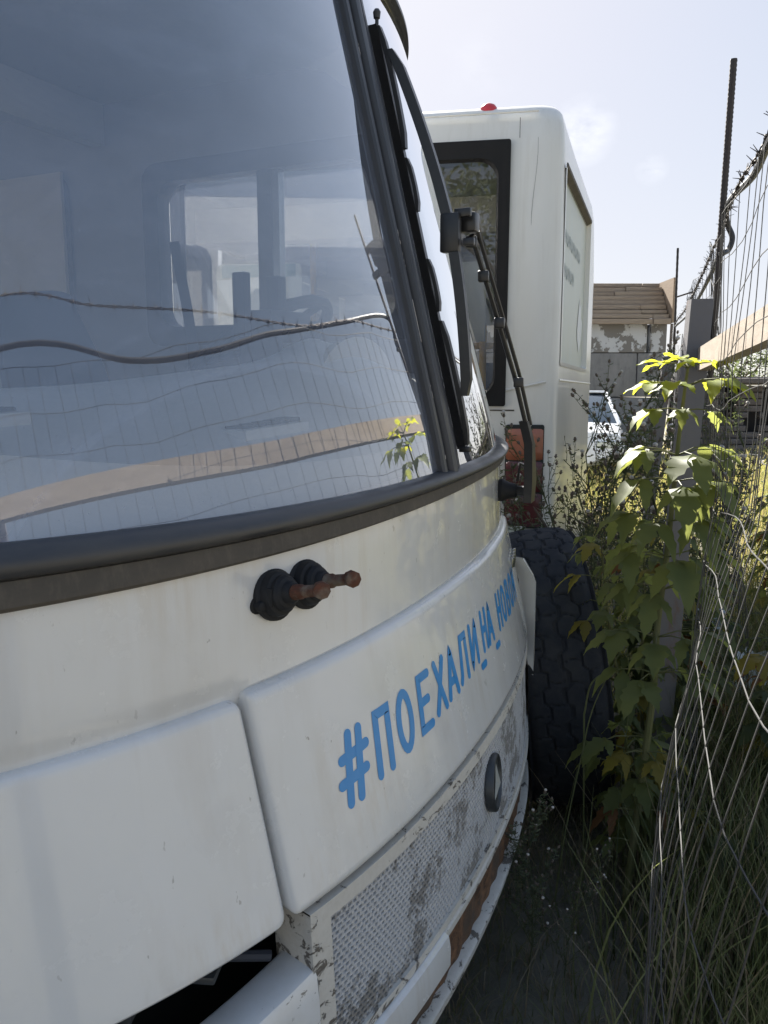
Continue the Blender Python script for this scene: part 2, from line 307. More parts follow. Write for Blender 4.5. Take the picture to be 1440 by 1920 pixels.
# ---------------------------------------------------------------- mesh builder
ROOTM={}
def setp(o,label=None,cat=None,group=None,kind=None):
    if label:o['label']=label
    if cat:o['category']=cat
    if group:o['group']=group
    if kind:o['kind']=kind
def thing(name,loc,rz=0,label=None,cat=None,group=None):
    o=bpy.data.objects.new(name,None); COL.objects.link(o); o.empty_display_size=.1
    o.location=loc; o.rotation_euler=(0,0,rz); setp(o,label,cat,group)
    ROOTM[o]=Matrix.Translation(loc)@Matrix.Rotation(rz,4,'Z'); return o
class MB:
    """collects vertices in WORLD coordinates"""
    def __init__(s,T=None): s.v=[];s.f=[];s.mi=[];s.mats=[];s.T=T or (lambda p:Vector(p))
    def add(s,vs,fs,m):
        if m not in s.mats:s.mats.append(m)
        k=s.mats.index(m);b=len(s.v)
        s.v+= [s.T(p) for p in vs]; s.f+=[tuple(i+b for i in f) for f in fs]; s.mi+=[k]*len(fs)
    def grid(s,P,m,closeu=False,closev=False):
        nu=len(P);nv=len(P[0]);vs=[p for r in P for p in r];fs=[]
        for i in range(nu if closeu else nu-1):
            for j in range(nv if closev else nv-1):
                a=i*nv+j;b=((i+1)%nu)*nv+j;c=((i+1)%nu)*nv+(j+1)%nv;d=i*nv+(j+1)%nv
                fs.append((a,b,c,d))
        s.add(vs,fs,m)
    def box(s,c,h,m,rz=0,ax=None,bev=0):
        """c centre h half sizes, optional axes"""
        X,Y,Z=ax or (Vector((math.cos(rz),math.sin(rz),0)),Vector((-math.sin(rz),math.cos(rz),0)),Vector((0,0,1)))
        X,Y,Z=Vector(X),Vector(Y),Vector(Z); c=Vector(c)
        bm=bmesh.new(); bmesh.ops.create_cube(bm,size=2)
        for v in bm.verts: v.co=Vector((v.co.x*h[0],v.co.y*h[1],v.co.z*h[2]))
        if bev: bmesh.ops.bevel(bm,geom=bm.edges[:],offset=bev,segments=2,affect='EDGES',profile=.5)
        bm.verts.index_update()
        s.add([c+X*v.co.x+Y*v.co.y+Z*v.co.z for v in bm.verts],[tuple(v.index for v in f.verts) for f in bm.faces],m); bm.free()
    def tube(s,pts,r,m,n=8,cap=True):
        pts=[Vector(p) for p in pts]; rr=r if isinstance(r,(list,tuple)) else [r]*len(pts)
        P=[];up=None
        for i,p in enumerate(pts):
            t=(pts[min(i+1,len(pts)-1)]-pts[max(i-1,0)]); 
            t=t.normalized() if t.length>1e-9 else Vector((0,0,1))
            if up is None: up=t.orthogonal().normalized()
            up=(up-t*up.dot(t)); up=up.normalized() if up.length>1e-6 else t.orthogonal().normalized()
            q=t.cross(up)
            P.append([p+(up*math.cos(2*math.pi*k/n)+q*math.sin(2*math.pi*k/n))*rr[i] for k in range(n)])
        s.grid(P,m,closev=True)
        if cap: s.add(P[0],[tuple(range(n))],m); s.add(P[-1],[tuple(range(n))],m)
    def lathe(s,base,axis,prof,m,n=20):
        """prof list (dist along axis, radius)"""
        axis=Vector(axis).normalized(); u=axis.orthogonal().normalized(); q=axis.cross(u); base=Vector(base)
        P=[[base+axis*d+(u*math.cos(2*math.pi*k/n)+q*math.sin(2*math.pi*k/n))*r for k in range(n)] for d,r in prof]
        s.grid(P,m,closev=True)
        for e in (P[0],P[-1]): s.add(e,[tuple(range(n))],m)
    def build(s,name,parent=None,label=None,cat=None,group=None,kind=None,origin=None,smooth=35,bevel=0):
        M=Matrix.Identity(4)
        if parent is not None:
            r=parent
            while r.parent: r=r.parent
            M=ROOTM[r] if r in ROOTM else Matrix.Translation(r.location)
        elif origin is not None: M=Matrix.Translation(origin)
        Mi=M.inverted()
        me=bpy.data.meshes.new(name); me.from_pydata([Mi@v for v in s.v],[],s.f)
        for m in s.mats: me.materials.append(mat(m))
        me.polygons.foreach_set('material_index',s.mi)
        bm=bmesh.new(); bm.from_mesh(me)
        if len(s.v)<60000: bmesh.ops.remove_doubles(bm,verts=bm.verts,dist=1e-5)
        bmesh.ops.recalc_face_normals(bm,faces=bm.faces); bm.to_mesh(me); bm.free()
        if smooth:
            me.polygons.foreach_set('use_smooth',[True]*len(me.polygons)); me.set_sharp_from_angle(angle=R(smooth))
        o=bpy.data.objects.new(name,me); COL.objects.link(o)
        if parent is not None:o.parent=parent
        elif origin is not None:o.location=origin
        setp(o,label,cat,group,kind); return o
def copy_tree(o,parent=None):
    c=o.copy(); COL.objects.link(c); c.parent=parent
    for ch in list(o.children): copy_tree(ch,c)
    return c
def lerp(a,b,t): return a+(b-a)*t
def interp(x,xs,ys):
    if x<=xs[0]:return ys[0]
    for i in range(1,len(xs)):
        if x<=xs[i]: return lerp(ys[i-1],ys[i],(x-xs[i-1])/(xs[i]-xs[i-1]))
    return ys[-1]
def lin(a,b,n): return [a+(b-a)*i/(n-1) for i in range(n)]
def crom(pts,n):
    pts=[Vector(p) for p in pts]; P=[pts[0]*2-pts[1]]+pts+[pts[-1]*2-pts[-2]]; o=[]
    for i in range(1,len(P)-2):
        a,b,c,d=P[i-1:i+3]
        for k in range(n):
            t=k/n; o.append(.5*((2*b)+(c-a)*t+(2*a-5*b+4*c-d)*t*t+(3*b-a-3*c+d)*t**3))
    o.append(pts[-1]); return o
def at(px,py,Y):
    d=pdir(px,py); d=d/d.y*Y; return Vector((d.x,Y,H+d.z))
# ================================================================ GROUND
def gz(x,y):
    return .035*noise.noise(Vector((x*.7,y*.7,0)))+.012*noise.noise(Vector((x*3,y*3,2)))
g=MB(); 
xs=[-400,-150,-60,-30,-15,-8]+lin(-5,6,56)+[9,15,30,60,150,400]
ys=[-200,-60,-20,-8]+lin(-4,14,80)+[18,25,40,80,160,400,900]
g.grid([[(x,y,gz(x,y) if abs(x)<8 and -5<y<16 else 0) for y in ys] for x in xs],'ground')
g.build('ground',kind='structure',smooth=60)
# ================================================================ NEAR BUS
CX,CY=.152,1.671; AZ=R(23.27); UX,UY=math.sin(AZ),math.cos(AZ); FX,FY=math.cos(AZ),-math.sin(AZ); TILT=.039
K1,K3=.285,.381
def L(p):   # local (forward, lateral, z) -> world
    x,s_,z=p; return Vector((CX+x*FX+s_*UX,CY+x*FY+s_*UY,z+TILT*s_))
def rp(z): return interp(z,[.22,.30,.36,.46,.55,.747,1.077,1.27,1.36,2.4,2.5],[.0,-.088,-.092,-.092,-.090,-.08,-.008,0,.018,.265,.31])
SC=1.02
def bul(s_):
    a=abs(s_)
    if a<=SC: return K1*a*a/2+K3*a**4/4
    b0=K1*SC*SC/2+K3*SC**4/4; m=K1*SC+K3*SC**3; t=a-SC
    return b0+m*t+1.0*t*t
def S(s_,z,off=0):
    sl=(K1*s_+K3*abs(s_)**3*(1 if s_>0 else -1)); n=math.sqrt(1+sl*sl)
    ex=.08*s_*s_*max(0,z-1.3)
    return (-bul(s_)-rp(z)-ex+off/n,s_+off*sl/n,z)
bus=thing('bus',L((0,0,0)).to_3d()*Vector((1,1,0)) if False else (CX,CY,0),-AZ,
  'white minibus nearest the camera with blue hashtag slogan, split windscreen and one wiper','bus')
B=lambda:MB(L)
def panel(mb,s0,s1,z0,z1,off,m,r=.012,edge=.012,depth=.035,ns=50,nz=14,cr=.012):
    def ax(a,b,n):
        inner=lin(a+r,b-r,n); e=[a,a+r*.12,a+r*.35,a+r*.65]; e2=[b-r*.65,b-r*.35,b-r*.12,b]; return e+inner+e2
    A=ax(s0,s1,ns);Z=ax(z0,z1,nz);P=[]
    for s_ in [A[0]]+A+[A[-1]]:
        P.append([])
    P=[]
    na,nzz=len(A),len(Z)
    for i in range(-1,na+1):
        row=[]
        for j in range(-1,nzz+1):
            s_=A[min(max(i,0),na-1)];z=Z[min(max(j,0),nzz-1)]
            back=(i in(-1,na) or j in(-1,nzz))
            ds=min(s_-s0,s1-s_);dz=min(z-z0,z1-z);d=min(ds,dz)
            if ds<cr and dz<cr:
                a=1-ds/cr;b=1-dz/cr;a2=a*math.sqrt(max(0,1-b*b/2));b2=b*math.sqrt(max(0,1-a*a/2))
                sg=1 if s_-s0<s1-s_ else -1; sz=1 if z-z0<z1-z else -1
                s_=(s0 if sg>0 else s1)+sg*cr*(1-a2); z=(z0 if sz>0 else z1)+sz*cr*(1-b2)
                d=cr-math.hypot(a2,b2)*cr
            dd=max(0,min(1,d/edge)); o=off-edge*(1-math.sqrt(max(0,1-(1-dd)**2)))
            if back:o=off-edge-depth
            row.append(S(s_,z,o))
        P.append(row)
    mb.grid(P,m)
# front panel under the windscreen
m=B()
def fprof(s_):
    k=max(0,min(1,(abs(s_)-.692)/.014)); A=((1.02,-.03),(1.055,-.020),(1.066,-.012),(1.076,-.006),(1.084,0),(1.10,0),(1.115,0),(1.15,0)); Bp=((1.02,-.020),(1.052,-.0165),(1.064,-.0125),(1.076,-.0085),(1.088,-.005),(1.10,-.0022),(1.115,-.0005),(1.15,0))
    return [(lerp(a[0],b[0],k),lerp(a[1],b[1],k)) for a,b in zip(A,Bp)]+[(1.20,0),(1.24,0),(1.285,0),(1.30,-.01),(1.31,-.05)]
m.grid([[S(s_,z,o) for z,o in fprof(s_)] for s_ in lin(-1.12,-.71,30)+lin(-.706,-.692,3)+lin(-.68,.68,60)+lin(.692,.706,3)+lin(.71,1.12,30)],'white_paint')
m.build('front_panel',bus)
# hood flap
m=B(); panel(m,-.697,.697,.752,1.079,.015,'white_paint',r=.016,edge=.011,ns=60,nz=12,cr=.010)
hood=m.build('hood_flap',bus)
# corner panels left and right, the near one ends in a bevelled recess at its top
for sg in (-1,1):
    m=B(); a,b=sorted((sg*.704,sg*1.13)); panel(m,a,b,.742,1.070,.004,'white_paint',r=.018,edge=.010,ns=26,nz=12,cr=.018)
    m.build('corner_panel',bus)
# dark body behind the panels
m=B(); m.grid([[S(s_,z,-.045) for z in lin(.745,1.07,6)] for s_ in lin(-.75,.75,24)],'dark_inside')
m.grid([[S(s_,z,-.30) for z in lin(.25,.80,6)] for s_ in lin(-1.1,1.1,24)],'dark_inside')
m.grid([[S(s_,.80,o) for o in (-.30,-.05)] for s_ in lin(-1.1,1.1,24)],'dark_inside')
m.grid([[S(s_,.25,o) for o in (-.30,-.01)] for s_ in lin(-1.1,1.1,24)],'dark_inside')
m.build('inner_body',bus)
# headlight cavity brackets
m=B()
for (s_,z,o,h) in ((-.80,.70,-.10,(.05,.05,.006)),(-.86,.69,-.14,(.02,.08,.02)),(-.72,.68,-.16,(.04,.02,.03)),(-.93,.70,-.12,(.05,.03,.01))):
    m.box(S(s_,z,o),h,'emblem_dark',rz=.3,bev=.003)
m.tube([S(-.70,.665,-.05),S(-.78,.69,-.09),S(-.88,.67,-.10),S(-1.0,.69,-.10)],.008,'vent_dark',8)
m.build('lamp_bracket',bus)
# grille: border, embossed mesh
m=B(); G0,G1,GZ0,GZ1=-.672,.672,.470,.742
def frame_strip(mb,a,b,z0,z1,off,mm,ns=2,nz=2):
    mb.grid([[S(s_,z0,off-.02)]+[S(s_,z,off) for z in lin(z0,z1,nz)]+[S(s_,z1,off-.02)] for s_ in lin(a,b,ns)],mm)
frame_strip(m,G0,G1,.716,GZ1,.012,'peeled_paint',60,4)
frame_strip(m,G0,G1,GZ0,.486,.010,'peeled_paint',60,3)
frame_strip(m,G0,-.632,.4865,.7155,.0115,'peeled_paint',6,12)
frame_strip(m,.632,G1,.4865,.7155,.0115,'peeled_paint',6,12)
m.grid([[S(G0,z,o) for z in lin(.58,GZ1-.003,6)] for o in (.0118,-.03,-.07)],'peeled_paint')
grille=m.build('grille_frame',bus)
m=B(); cw,chh=.0125,.0092; rows=int((.716-.486)/chh); cols=int(1.264/cw)
vs=[];fs=[];fm=[]
m.grid([[S(s_,z,-.0005) for z in lin(.486,.716,10)] for s_ in lin(-.632,.632,80)],'grille_cell')
for r_ in range(rows):
    z0=.486+r_*chh
    for c_ in range(cols):
        s0=-.632+(c_+(.5 if r_%2 else 0))*cw
        if s0+cw>.632: continue
        sk=.0035
        def q(u,v,off): return S(s0+u*cw+ (v-.5)*sk,z0+v*chh,off)
        o=[q(0,0,.0035),q(1,0,.0035),q(1,1,.0035),q(0,1,.0035)]
        i1=[q(.2,.24,.0042),q(.86,.20,.0042),q(.80,.78,.0042),q(.14,.8,.0042)]
        i2=[q(.26,.34,.0002),q(.80,.3,.0002),q(.74,.72,.0002),q(.2,.74,.0002)]
        m.add(o+i1+i2,[(0,1,5,4),(1,2,6,5),(2,3,7,6),(3,0,4,7),(4,5,9,8),(5,6,10,9),(6,7,11,10),(7,4,8,11)],'peeled_grille')
m.build('grille_mesh',bus,smooth=0)
# emblem
m=B(); ec=Vector(S(.012,.612,.012)); en=Vector((1,.13,.08)).normalized(); eu=en.cross(Vector((0,0,1))).normalized(); ev=eu.cross(en)*-1
ev=Vector((0,0,1)); ev=(ev-en*ev.dot(en)).normalized(); eu=ev.cross(en).normalized()
def ering(r0,d0,r1,d1,n=40): return [[ec+en*d+(eu*math.cos(2*math.pi*k/n)+ev*math.sin(2*math.pi*k/n))*r for k in range(n)] for r,d in ((r0,d0),(r1,d1))]
prof=[(.062,-.012),(.062,.002),(.060,.006),(.056,.007),(.053,.003),(.052,.001)]
m.grid([[ec+en*d+(eu*math.cos(2*math.pi*k/40)+ev*math.sin(2*math.pi*k/40))*r for k in range(40)] for r,d in prof],'emblem_dark',closev=True)
m.add([ec+en*.001+(eu*math.cos(2*math.pi*k/40)+ev*math.sin(2*math.pi*k/40))*.052 for k in range(40)],[tuple(range(40))],'emblem_dark')
emb=m.build('emblem',bus)
m=B()
for k in range(3):   # three raised pointed ridges
    a=R(90+120*k); ti=ec+en*.003+(eu*math.cos(a)+ev*math.sin(a))*.050
    for sg in (-1,1):
        b=a+sg*R(60); no=ec+en*.003+(eu*math.cos(b)+ev*math.sin(b))*.017
        m.add([ec+en*.012,ti,no],[(0,1,2)],'emblem_grey')
m.build('emblem_star',emb,smooth=0)
# bumper: near corner with raised rim
m=B()
def rowb(s_,zt):
    zt=zt-.16*max(0,-.668-s_)
    return [S(s_,zt-.03,-.06),S(s_,zt-.004,-.058),S(s_,zt,-.05),S(s_,zt,.0),S(s_,zt-.003,.010),S(s_,zt-.012,.014),S(s_,zt-.05,.016),S(s_,.52,.016),S(s_,.46,.016),S(s_,.36,.012),S(s_,.30,.0)]
m.grid([rowb(s_,.655) for s_ in lin(-1.14,-.668,24)],'bumper_paint')
m.grid([[S(s_,z,o) for z,o in ((.672,-.06),(.676,-.055),(.676,-.02),(.660,-.0))] for s_ in lin(-.672,-.655,4)],'bumper_paint')
m.grid([[S(-.668+.012*k*k/9,z,.016-.010*k/3) for z in lin(.30,.640,8)] for k in range(4)],'bumper_paint')
m.build('bumper_corner',bus)
m=B(); m.grid([rowb(-s_,.655) for s_ in lin(-1.14,-.668,24)],'bumper_paint'); m.build('bumper_corner',bus)
# lower bumper: white lip, rusty slot, bottom edge
m=B()
m.grid([[S(s_,.468,-.01),S(s_,.468,.012),S(s_,.464,.020),S(s_,.44,.024),S(s_,.405,.024),S(s_,.400,.018),S(s_,.399,-.01)] for s_ in lin(-.668,-.30,20)],'white_paint')
m.grid([[S(s_,.468,-.01),S(s_,.468,.006),S(s_,.462,.012),S(s_,.448,.012),S(s_,.444,.006),S(s_,.444,-.01)] for s_ in lin(-.30,.668,50)],'peeled_paint')
m.grid([[S(s_,.330,-.01),S(s_,.330,.012),S(s_,.326,.018),S(s_,.306,.016),S(s_,.300,.010),S(s_,.300,-.02)] for s_ in lin(-.668,.668,60)],'peeled_paint')
m.build('bumper_lip',bus)
m=B(); m.grid([[S(s_,z,-.004+.002*math.sin(s_*90)) for z in lin(.32,.45,8)] for s_ in lin(-.668,.668,200)],'rusty_slot'); m.build('air_slot',bus)
# far corner flap beside the tyre
m=B(); fb=Vector(S(.69,.7,.0))
pts=[(-.01,.69,.95),(.018,.70,.90),(.026,.705,.875),(.028,.705,.55),(.022,.70,.54)]
m.grid([[(x-.0,y,z),(x,y+.012,z),(x-.045,y+.028,z),(x-.055,y+.02,z)] for x,y,z in pts],'white_paint',closev=True)
m.add([(pts[-1][0],pts[-1][1],pts[-1][2]),(pts[-1][0],pts[-1][1]+.012,pts[-1][2]),(pts[-1][0]-.045,pts[-1][1]+.028,pts[-1][2]),(pts[-1][0]-.055,pts[-1][1]+.02,pts[-1][2])],[(0,1,2,3)],'white_paint')
m.build('side_flap',bus)
# chrome letters of the badge, seen edge-on
m=B()
for k in range(4):
    c=S(.50+.035*k,.985,.018); m.box(c,(.003,.010,.014),'chrome',rz=-.18,bev=.001)
    m.box(S(.50+.035*k+.012,.975,.018),(.003,.004,.004),'chrome',rz=-.18)
m.build('badge',bus)
# slogan strokes
FONT={'#':[[(.25,-.12),(.40,1.14)],[(.68,-.12),(.83,1.14)],[(.0,.28),(1.0,.34)],[(.08,.72),(1.08,.78)]],
'П':[[(.05,0),(.12,1),(.80,1),(.75,0)]],'О':'O','Е':[[(.85,1),(.12,1),(.06,0),(.8,0)],[(.09,.52),(.7,.52)]],
'Х':[[(.02,0),(.85,1)],[(.12,1),(.78,0)]],'А':[[(.0,0),(.45,1),(.85,0)],[(.16,.30),(.72,.30)]],
'Л':[[(.0,0),(.12,.12),(.32,1),(.85,1),(.82,0)]],'И':[[(.12,1),(.06,0),(.85,1),(.80,0)]],'_':[[(.0,-.17),(.9,-.17)]],
'Н':[[(.06,0),(.13,1)],[(.76,0),(.83,1)],[(.1,.52),(.8,.52)]],'В':[[(.06,0),(.13,1),(.55,1),(.74,.88),(.74,.64),(.55,.53),(.1,.53)],[(.55,.53),(.8,.42),(.8,.12),(.58,0),(.06,0)]],
'М':[[(.0,0),(.1,1),(.46,.35),(.85,1),(.88,0)]]}
text='#ПОЕХАЛИ_НА_НОВОМ'
m=B(); HL,WL,SW=.088,.045,.0066; kk=0
for i,ch in enumerate(text):
    s0=[-.568,-.474,-.402,-.324,-.254,-.192,-.124,-.052,.006,.036,.086,.133,.185,.242,.302,.362,.425][i]
    wl=.052 if i<8 else .044; hl=interp(s0,[-.6,-.45,-.05,.3],[.098,.094,.078,.072]); z0=interp(s0,[-.57,-.47,-.1,0,.3],[.858,.863,.893,.903,.905])
    if i in(8,11): wl=.030; z0-=.012
    if i==0: wl=.062; hl=.080; z0=.865
    SW=interp(s0,[-.57,.1],[.0084,.0074])
    st=FONT[ch]
    if st=='O': st=[[(.45+.40*math.cos(2*math.pi*k/24)*(1),.5+.5*math.sin(2*math.pi*k/24)) for k in range(25)]]
    for pl in st:
        P=[]
        for (a,b),(c,d) in zip(pl[:-1],pl[1:]):
            n=max(2,int(math.hypot((c-a)*wl,(d-b)*hl)/.006))
            P+=[(lerp(a,c,k/n),lerp(b,d,k/n)) for k in range(n)]
        P.append(pl[-1])
        Q=[(s0+a*wl+b*.010,z0+b*hl) for a,b in P]
        kk+=1; off=.0156+.00012*(kk%4)
        L1=[];n=len(Q)
        def perp(i_):
            a=Q[max(i_-1,0)];b=Q[min(i_+1,n-1)]
            dx,dz=b[0]-a[0],b[1]-a[1];l=math.hypot(dx,dz) or 1;return (-dz/l,dx/l,dx/l,dz/l)
        rows=[]
        p=perp(0)
        closed=abs(Q[0][0]-Q[-1][0])+abs(Q[0][1]-Q[-1][1])<1e-6
        if not closed:
            for k in range(0,4):
                a=math.pi/2*(1-k/4); e=math.sin(a)*SW; h=max(.02,math.cos(a))*SW
                rows.append(((Q[0][0]-p[2]*e+p[0]*h,Q[0][1]-p[3]*e+p[1]*h),(Q[0][0]-p[2]*e-p[0]*h,Q[0][1]-p[3]*e-p[1]*h)))
        for k in range(n):
            p=perp(k)
            if closed and k in(0,n-1):
                a=Q[n-2];b=Q[1];dx,dz=b[0]-a[0],b[1]-a[1];l=math.hypot(dx,dz);p=(-dz/l,dx/l,0,0)
            # mitre at sharp corners
            f=1.0
            if 0<k<n-1:
                v1=(Q[k][0]-Q[k-1][0],Q[k][1]-Q[k-1][1]);v2=(Q[k+1][0]-Q[k][0],Q[k+1][1]-Q[k][1])
                l1=math.hypot(*v1);l2=math.hypot(*v2);cs=(v1[0]*v2[0]+v1[1]*v2[1])/(l1*l2) if l1*l2 else 1
                f=min(1.5,1/max(.3,math.sqrt((1+cs)/2)))
            rows.append(((Q[k][0]+p[0]*SW*f,Q[k][1]+p[1]*SW*f),(Q[k][0]-p[0]*SW*f,Q[k][1]-p[1]*SW*f)))
        if not closed:
            p=perp(n-1)
            for k in range(1,5):
                a=math.pi/2*k/4; e=math.sin(a)*SW; h=max(.02,math.cos(a))*SW
                rows.append(((Q[-1][0]+p[2]*e+p[0]*h,Q[-1][1]+p[3]*e+p[1]*h),(Q[-1][0]+p[2]*e-p[0]*h,Q[-1][1]+p[3]*e-p[1]*h)))
        m.grid([[S(a[0],a[1],off),S(b[0],b[1],off)] for a,b in rows],'slogan_blue')
m.build('slogan',bus,smooth=60)
# windscreen rubber: upper tube and lower flat strip
def ks(s_): return interp(s_,[-1,-.7,-.35,0,.4,1],[1.0,.86,.72,.62,.50,.5])
m=B(); m.grid([[S(s_,1.262+z*ks(s_),o) for z,o in ((.036,.0),(.037,.012),(.041,.020),(.05,.027),(.060,.028),(.070,.023),(.076,.014),(.078,.004),(.076,-.012))] for s_ in lin(-1.08,1.08,90)],'rubber')
m.build('windscreen_seal',bus,smooth=70)
m=B(); m.grid([[S(s_,1.262+z*ks(s_),o) for z,o in ((-.003,-.002),(.001,.009),(.006,.013),(.020,.014),(.036,.0135),(.040,.004))] for s_ in lin(-1.08,1.08,90)],'rubber_dusty')
m.build('seal_skirt',bus)
# glass panes
def pane(a,b,nm):
    m=B(); m.grid([[S(s_,z,-.004) for z in lin(1.285,2.42,14)] for s_ in lin(a,b,26)],'glass_front'); return m.build(nm,bus,smooth=80)
pane(-1.075,-.06,'windscreen_pane'); pane(.018,1.075,'windscreen_pane')
# centre divider
def strip(mb,prof,mm,z0=1.29,z1=2.43,n=16):
    mb.grid([[S(a,z,o) for a,o in prof] for z in lin(z0,z1,n)],mm)
    for z in (z0,z1): mb.add([S(a,z,o) for a,o in prof],[tuple(range(len(prof)))],mm)
m=B(); strip(m,[(-.074,-.012),(-.074,.006),(-.070,.011),(-.060,.012),(-.054,.008),(-.052,-.012)],'divider_trim')
strip(m,[(-.040,-.012),(-.040,.010),(-.036,.018),(-.024,.021),(-.012,.018),(-.008,.010),(-.008,-.012)],'divider_trim')
strip(m,[(.006,-.012),(.006,.008),(.012,.012),(.024,.011),(.028,.004),(.028,-.012)],'divider_trim')
dv=m.build('windscreen_divider',bus)
m=B(); strip(m,[(-.0515,-.012),(-.0515,.006),(-.041,.006),(-.041,-.012)],'divider_flecked'); strip(m,[(-.0075,-.012),(-.0075,.007),(.0055,.007),(.0055,-.012)],'divider_trim'); m.build('divider_groove',dv)
# header and roof and sides
m=B()
hd=[(2.415,.006),(2.42,.012),(2.45,.012),(2.50,.0),(2.56,-.05),(2.62,-.14),(2.66,-.30),(2.68,-.6)]
def hdp(s_,z,o):
    if z<=2.5: return S(s_,z,o)
    p=S(s_,2.5,0); return (p[0]+o,s_*(1.0+.027*min(1,-o/.3)),z-.075*(abs(s_)/1.12)**6)
m.grid([[S(s_,2.42,-.01)]+[hdp(s_,z,o) for z,o in hd]+[(-6.2,s_*1.027,2.68-.075*(abs(s_)/1.12)**6)] for s_ in lin(-1.12,1.12,41)],'white_paint')
m.build('roof',bus)
m=B(); m.grid([[S(s_,z,o) for z,o in ((2.405,.0),(2.408,.014),(2.418,.018),(2.428,.014),(2.43,.0))] for s_ in lin(-1.08,1.08,60)],'rubber'); m.build('top_seal',bus)
for sg in (-1,1):
    m=B()   # corner pillar beside the windscreen
    m.grid([[S(sg*a,z,o) for a,o in ((1.06,.004),(1.065,.012),(1.09,.012),(1.12,.0),(1.142,-.025),(1.15,-.055))] for z in lin(1.25,2.55,14)],'white_paint')
    m.grid([[S(sg*a,z,o) for a,o in ((1.122,.0),(1.142,-.022),(1.15,-.055),(1.152,-.10))] for z in lin(.35,1.26,10)],'white_paint')
    m.build('corner_pillar',bus)
    # side wall with window openings
    m=B(); wx=[(-1.60,-.62),(-3.1,-2.12),(-4.2,-3.2),(-5.3,-4.3)]; z0,z1=1.655,2.29
    xcuts=[-.28,-.53,-1.66,-2.12,-3.1,-3.2,-4.2,-4.3,-5.3,-6.2]; zc=[.35,1.655,2.29,2.60]
    if sg<0: xcuts=[-.28,-.45,-1.50,-2.12,-3.1,-3.2,-4.2,-4.3,-5.3,-6.2]; zc=[.35,1.35,2.36,2.60]
    for i in range(len(xcuts)-1):
        for j in range(3):
            if j==1 and i in(1,3,5,7): continue
            for yy in (sg*1.15,sg*1.10):
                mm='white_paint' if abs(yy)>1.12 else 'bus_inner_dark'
                def xf(x,z): return min(x,S(1.15,max(z,1.3),-.06)[0]+.0) if i==0 and x==xcuts[0] else (x-.25*max(0,z-1.655) if i<2 and x==xcuts[1] else x)
                m.grid([[(xf(x,z),yy,z) for z in lin(zc[j],zc[j+1],3)] for x in (xcuts[i],xcuts[i+1])],mm)
    m.build('side_wall',bus)
    for i in (1,3,5,7):
        a,b=xcuts[i],xcuts[i+1]; m=B(); rr=.07; zz0,zz1=zc[1],zc[2]
        def rrect(ins,y):
            o=[]
            for cx_,cz_,a0 in ((a-ins-rr,zz1-ins-rr,0),(b+ins+rr,zz1-ins-rr,90),(b+ins+rr,zz0+ins+rr,180),(a-ins-rr,zz0+ins+rr,270)):
                for k in range(5):
                    t=R(a0+k*22.5); zz_=cz_+rr*math.sin(t); o.append((cx_+rr*math.cos(t)-(.25*max(0,zz_-1.655) if i==1 and a0 in(0,270) else 0),y,zz_))
            return o
        def rect(y): 
            base=rrect(0,y); o=[]
            for (x,_,z) in base: 
                o.append((x,y,z))
            return o
        ins=.035
        m.grid([rrect(-.02,sg*1.155),rrect(-.02,sg*1.165),rrect(ins,sg*1.165),rrect(ins,sg*1.09),rrect(-.04,sg*1.09)],'rubber',closev=True)
        m.build('window_frame',bus)
        m=B(); m.grid([[(x,sg*1.13,z) for z in (zz0,zz1)] for x in (a-(.1 if i==1 else 0),b)],'glass_side'); m.build('window_pane',bus)
    if sg>0:
        m=B(); m.box((-1.135,1.125,1.97),(.032,.02,.315),'rubber'); m.box((-1.083,1.12,1.97),(.014,.02,.315),'chrome'); m.build('window_mullion',bus)
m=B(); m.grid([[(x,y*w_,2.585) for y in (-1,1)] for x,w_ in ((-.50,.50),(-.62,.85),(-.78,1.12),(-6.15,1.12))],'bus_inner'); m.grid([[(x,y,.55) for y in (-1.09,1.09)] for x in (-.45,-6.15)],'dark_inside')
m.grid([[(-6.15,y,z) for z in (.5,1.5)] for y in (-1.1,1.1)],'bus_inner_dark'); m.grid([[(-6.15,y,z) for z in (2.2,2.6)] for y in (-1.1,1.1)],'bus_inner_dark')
# header box inside above the driver
m.box((-1.9,0,2.50),(.03,1.08,.08),'bus_inner')
m.build('interior_shell',bus,smooth=0)
m=B(); m.box((-2.62,1.07,1.98),(.52,.008,.36),'dash_beige'); m.build('beige_infill',bus)  # added beige panel standing in for a bus beyond, hides the bright sky
# partition behind the driver
# dashboard
m=B()
def dz(x,s_):
    prof=interp(x,[-.95,-.72,-.66,-.58,-.42,-.25,-.05],[1.08,1.20,1.46,1.50,1.485,1.42,1.34])
    hump=.10*math.exp(-((s_-.40)/.26)**2)*math.exp(-((x+.55)/.20)**2)
    dome=.03*math.exp(-((s_+.05)/.35)**2)*math.exp(-((x+.5)/.25)**2)
    return prof+hump+dome
rowsx=[0,.04,.10,.16,.22,.28,.34,.40,.46,.52,.58,.62,.66]
P=[]
for s_ in lin(-1.06,1.06,60):
    g0=S(s_,1.46,-.05)[0]
    row=[(g0,s_,1.20)]
    for d in rowsx:
        x=lerp(g0,-.98,d/.66) if True else 0
        x=min(g0,lerp(g0,-.95,(d/.66)))
        row.append((x,s_,dz(min(x+0.0,-.05),s_) if x<-.05 else 1.34))
    P.append(row)
m.grid(P,'dash')
dash=m.build('dashboard',bus,smooth=60)
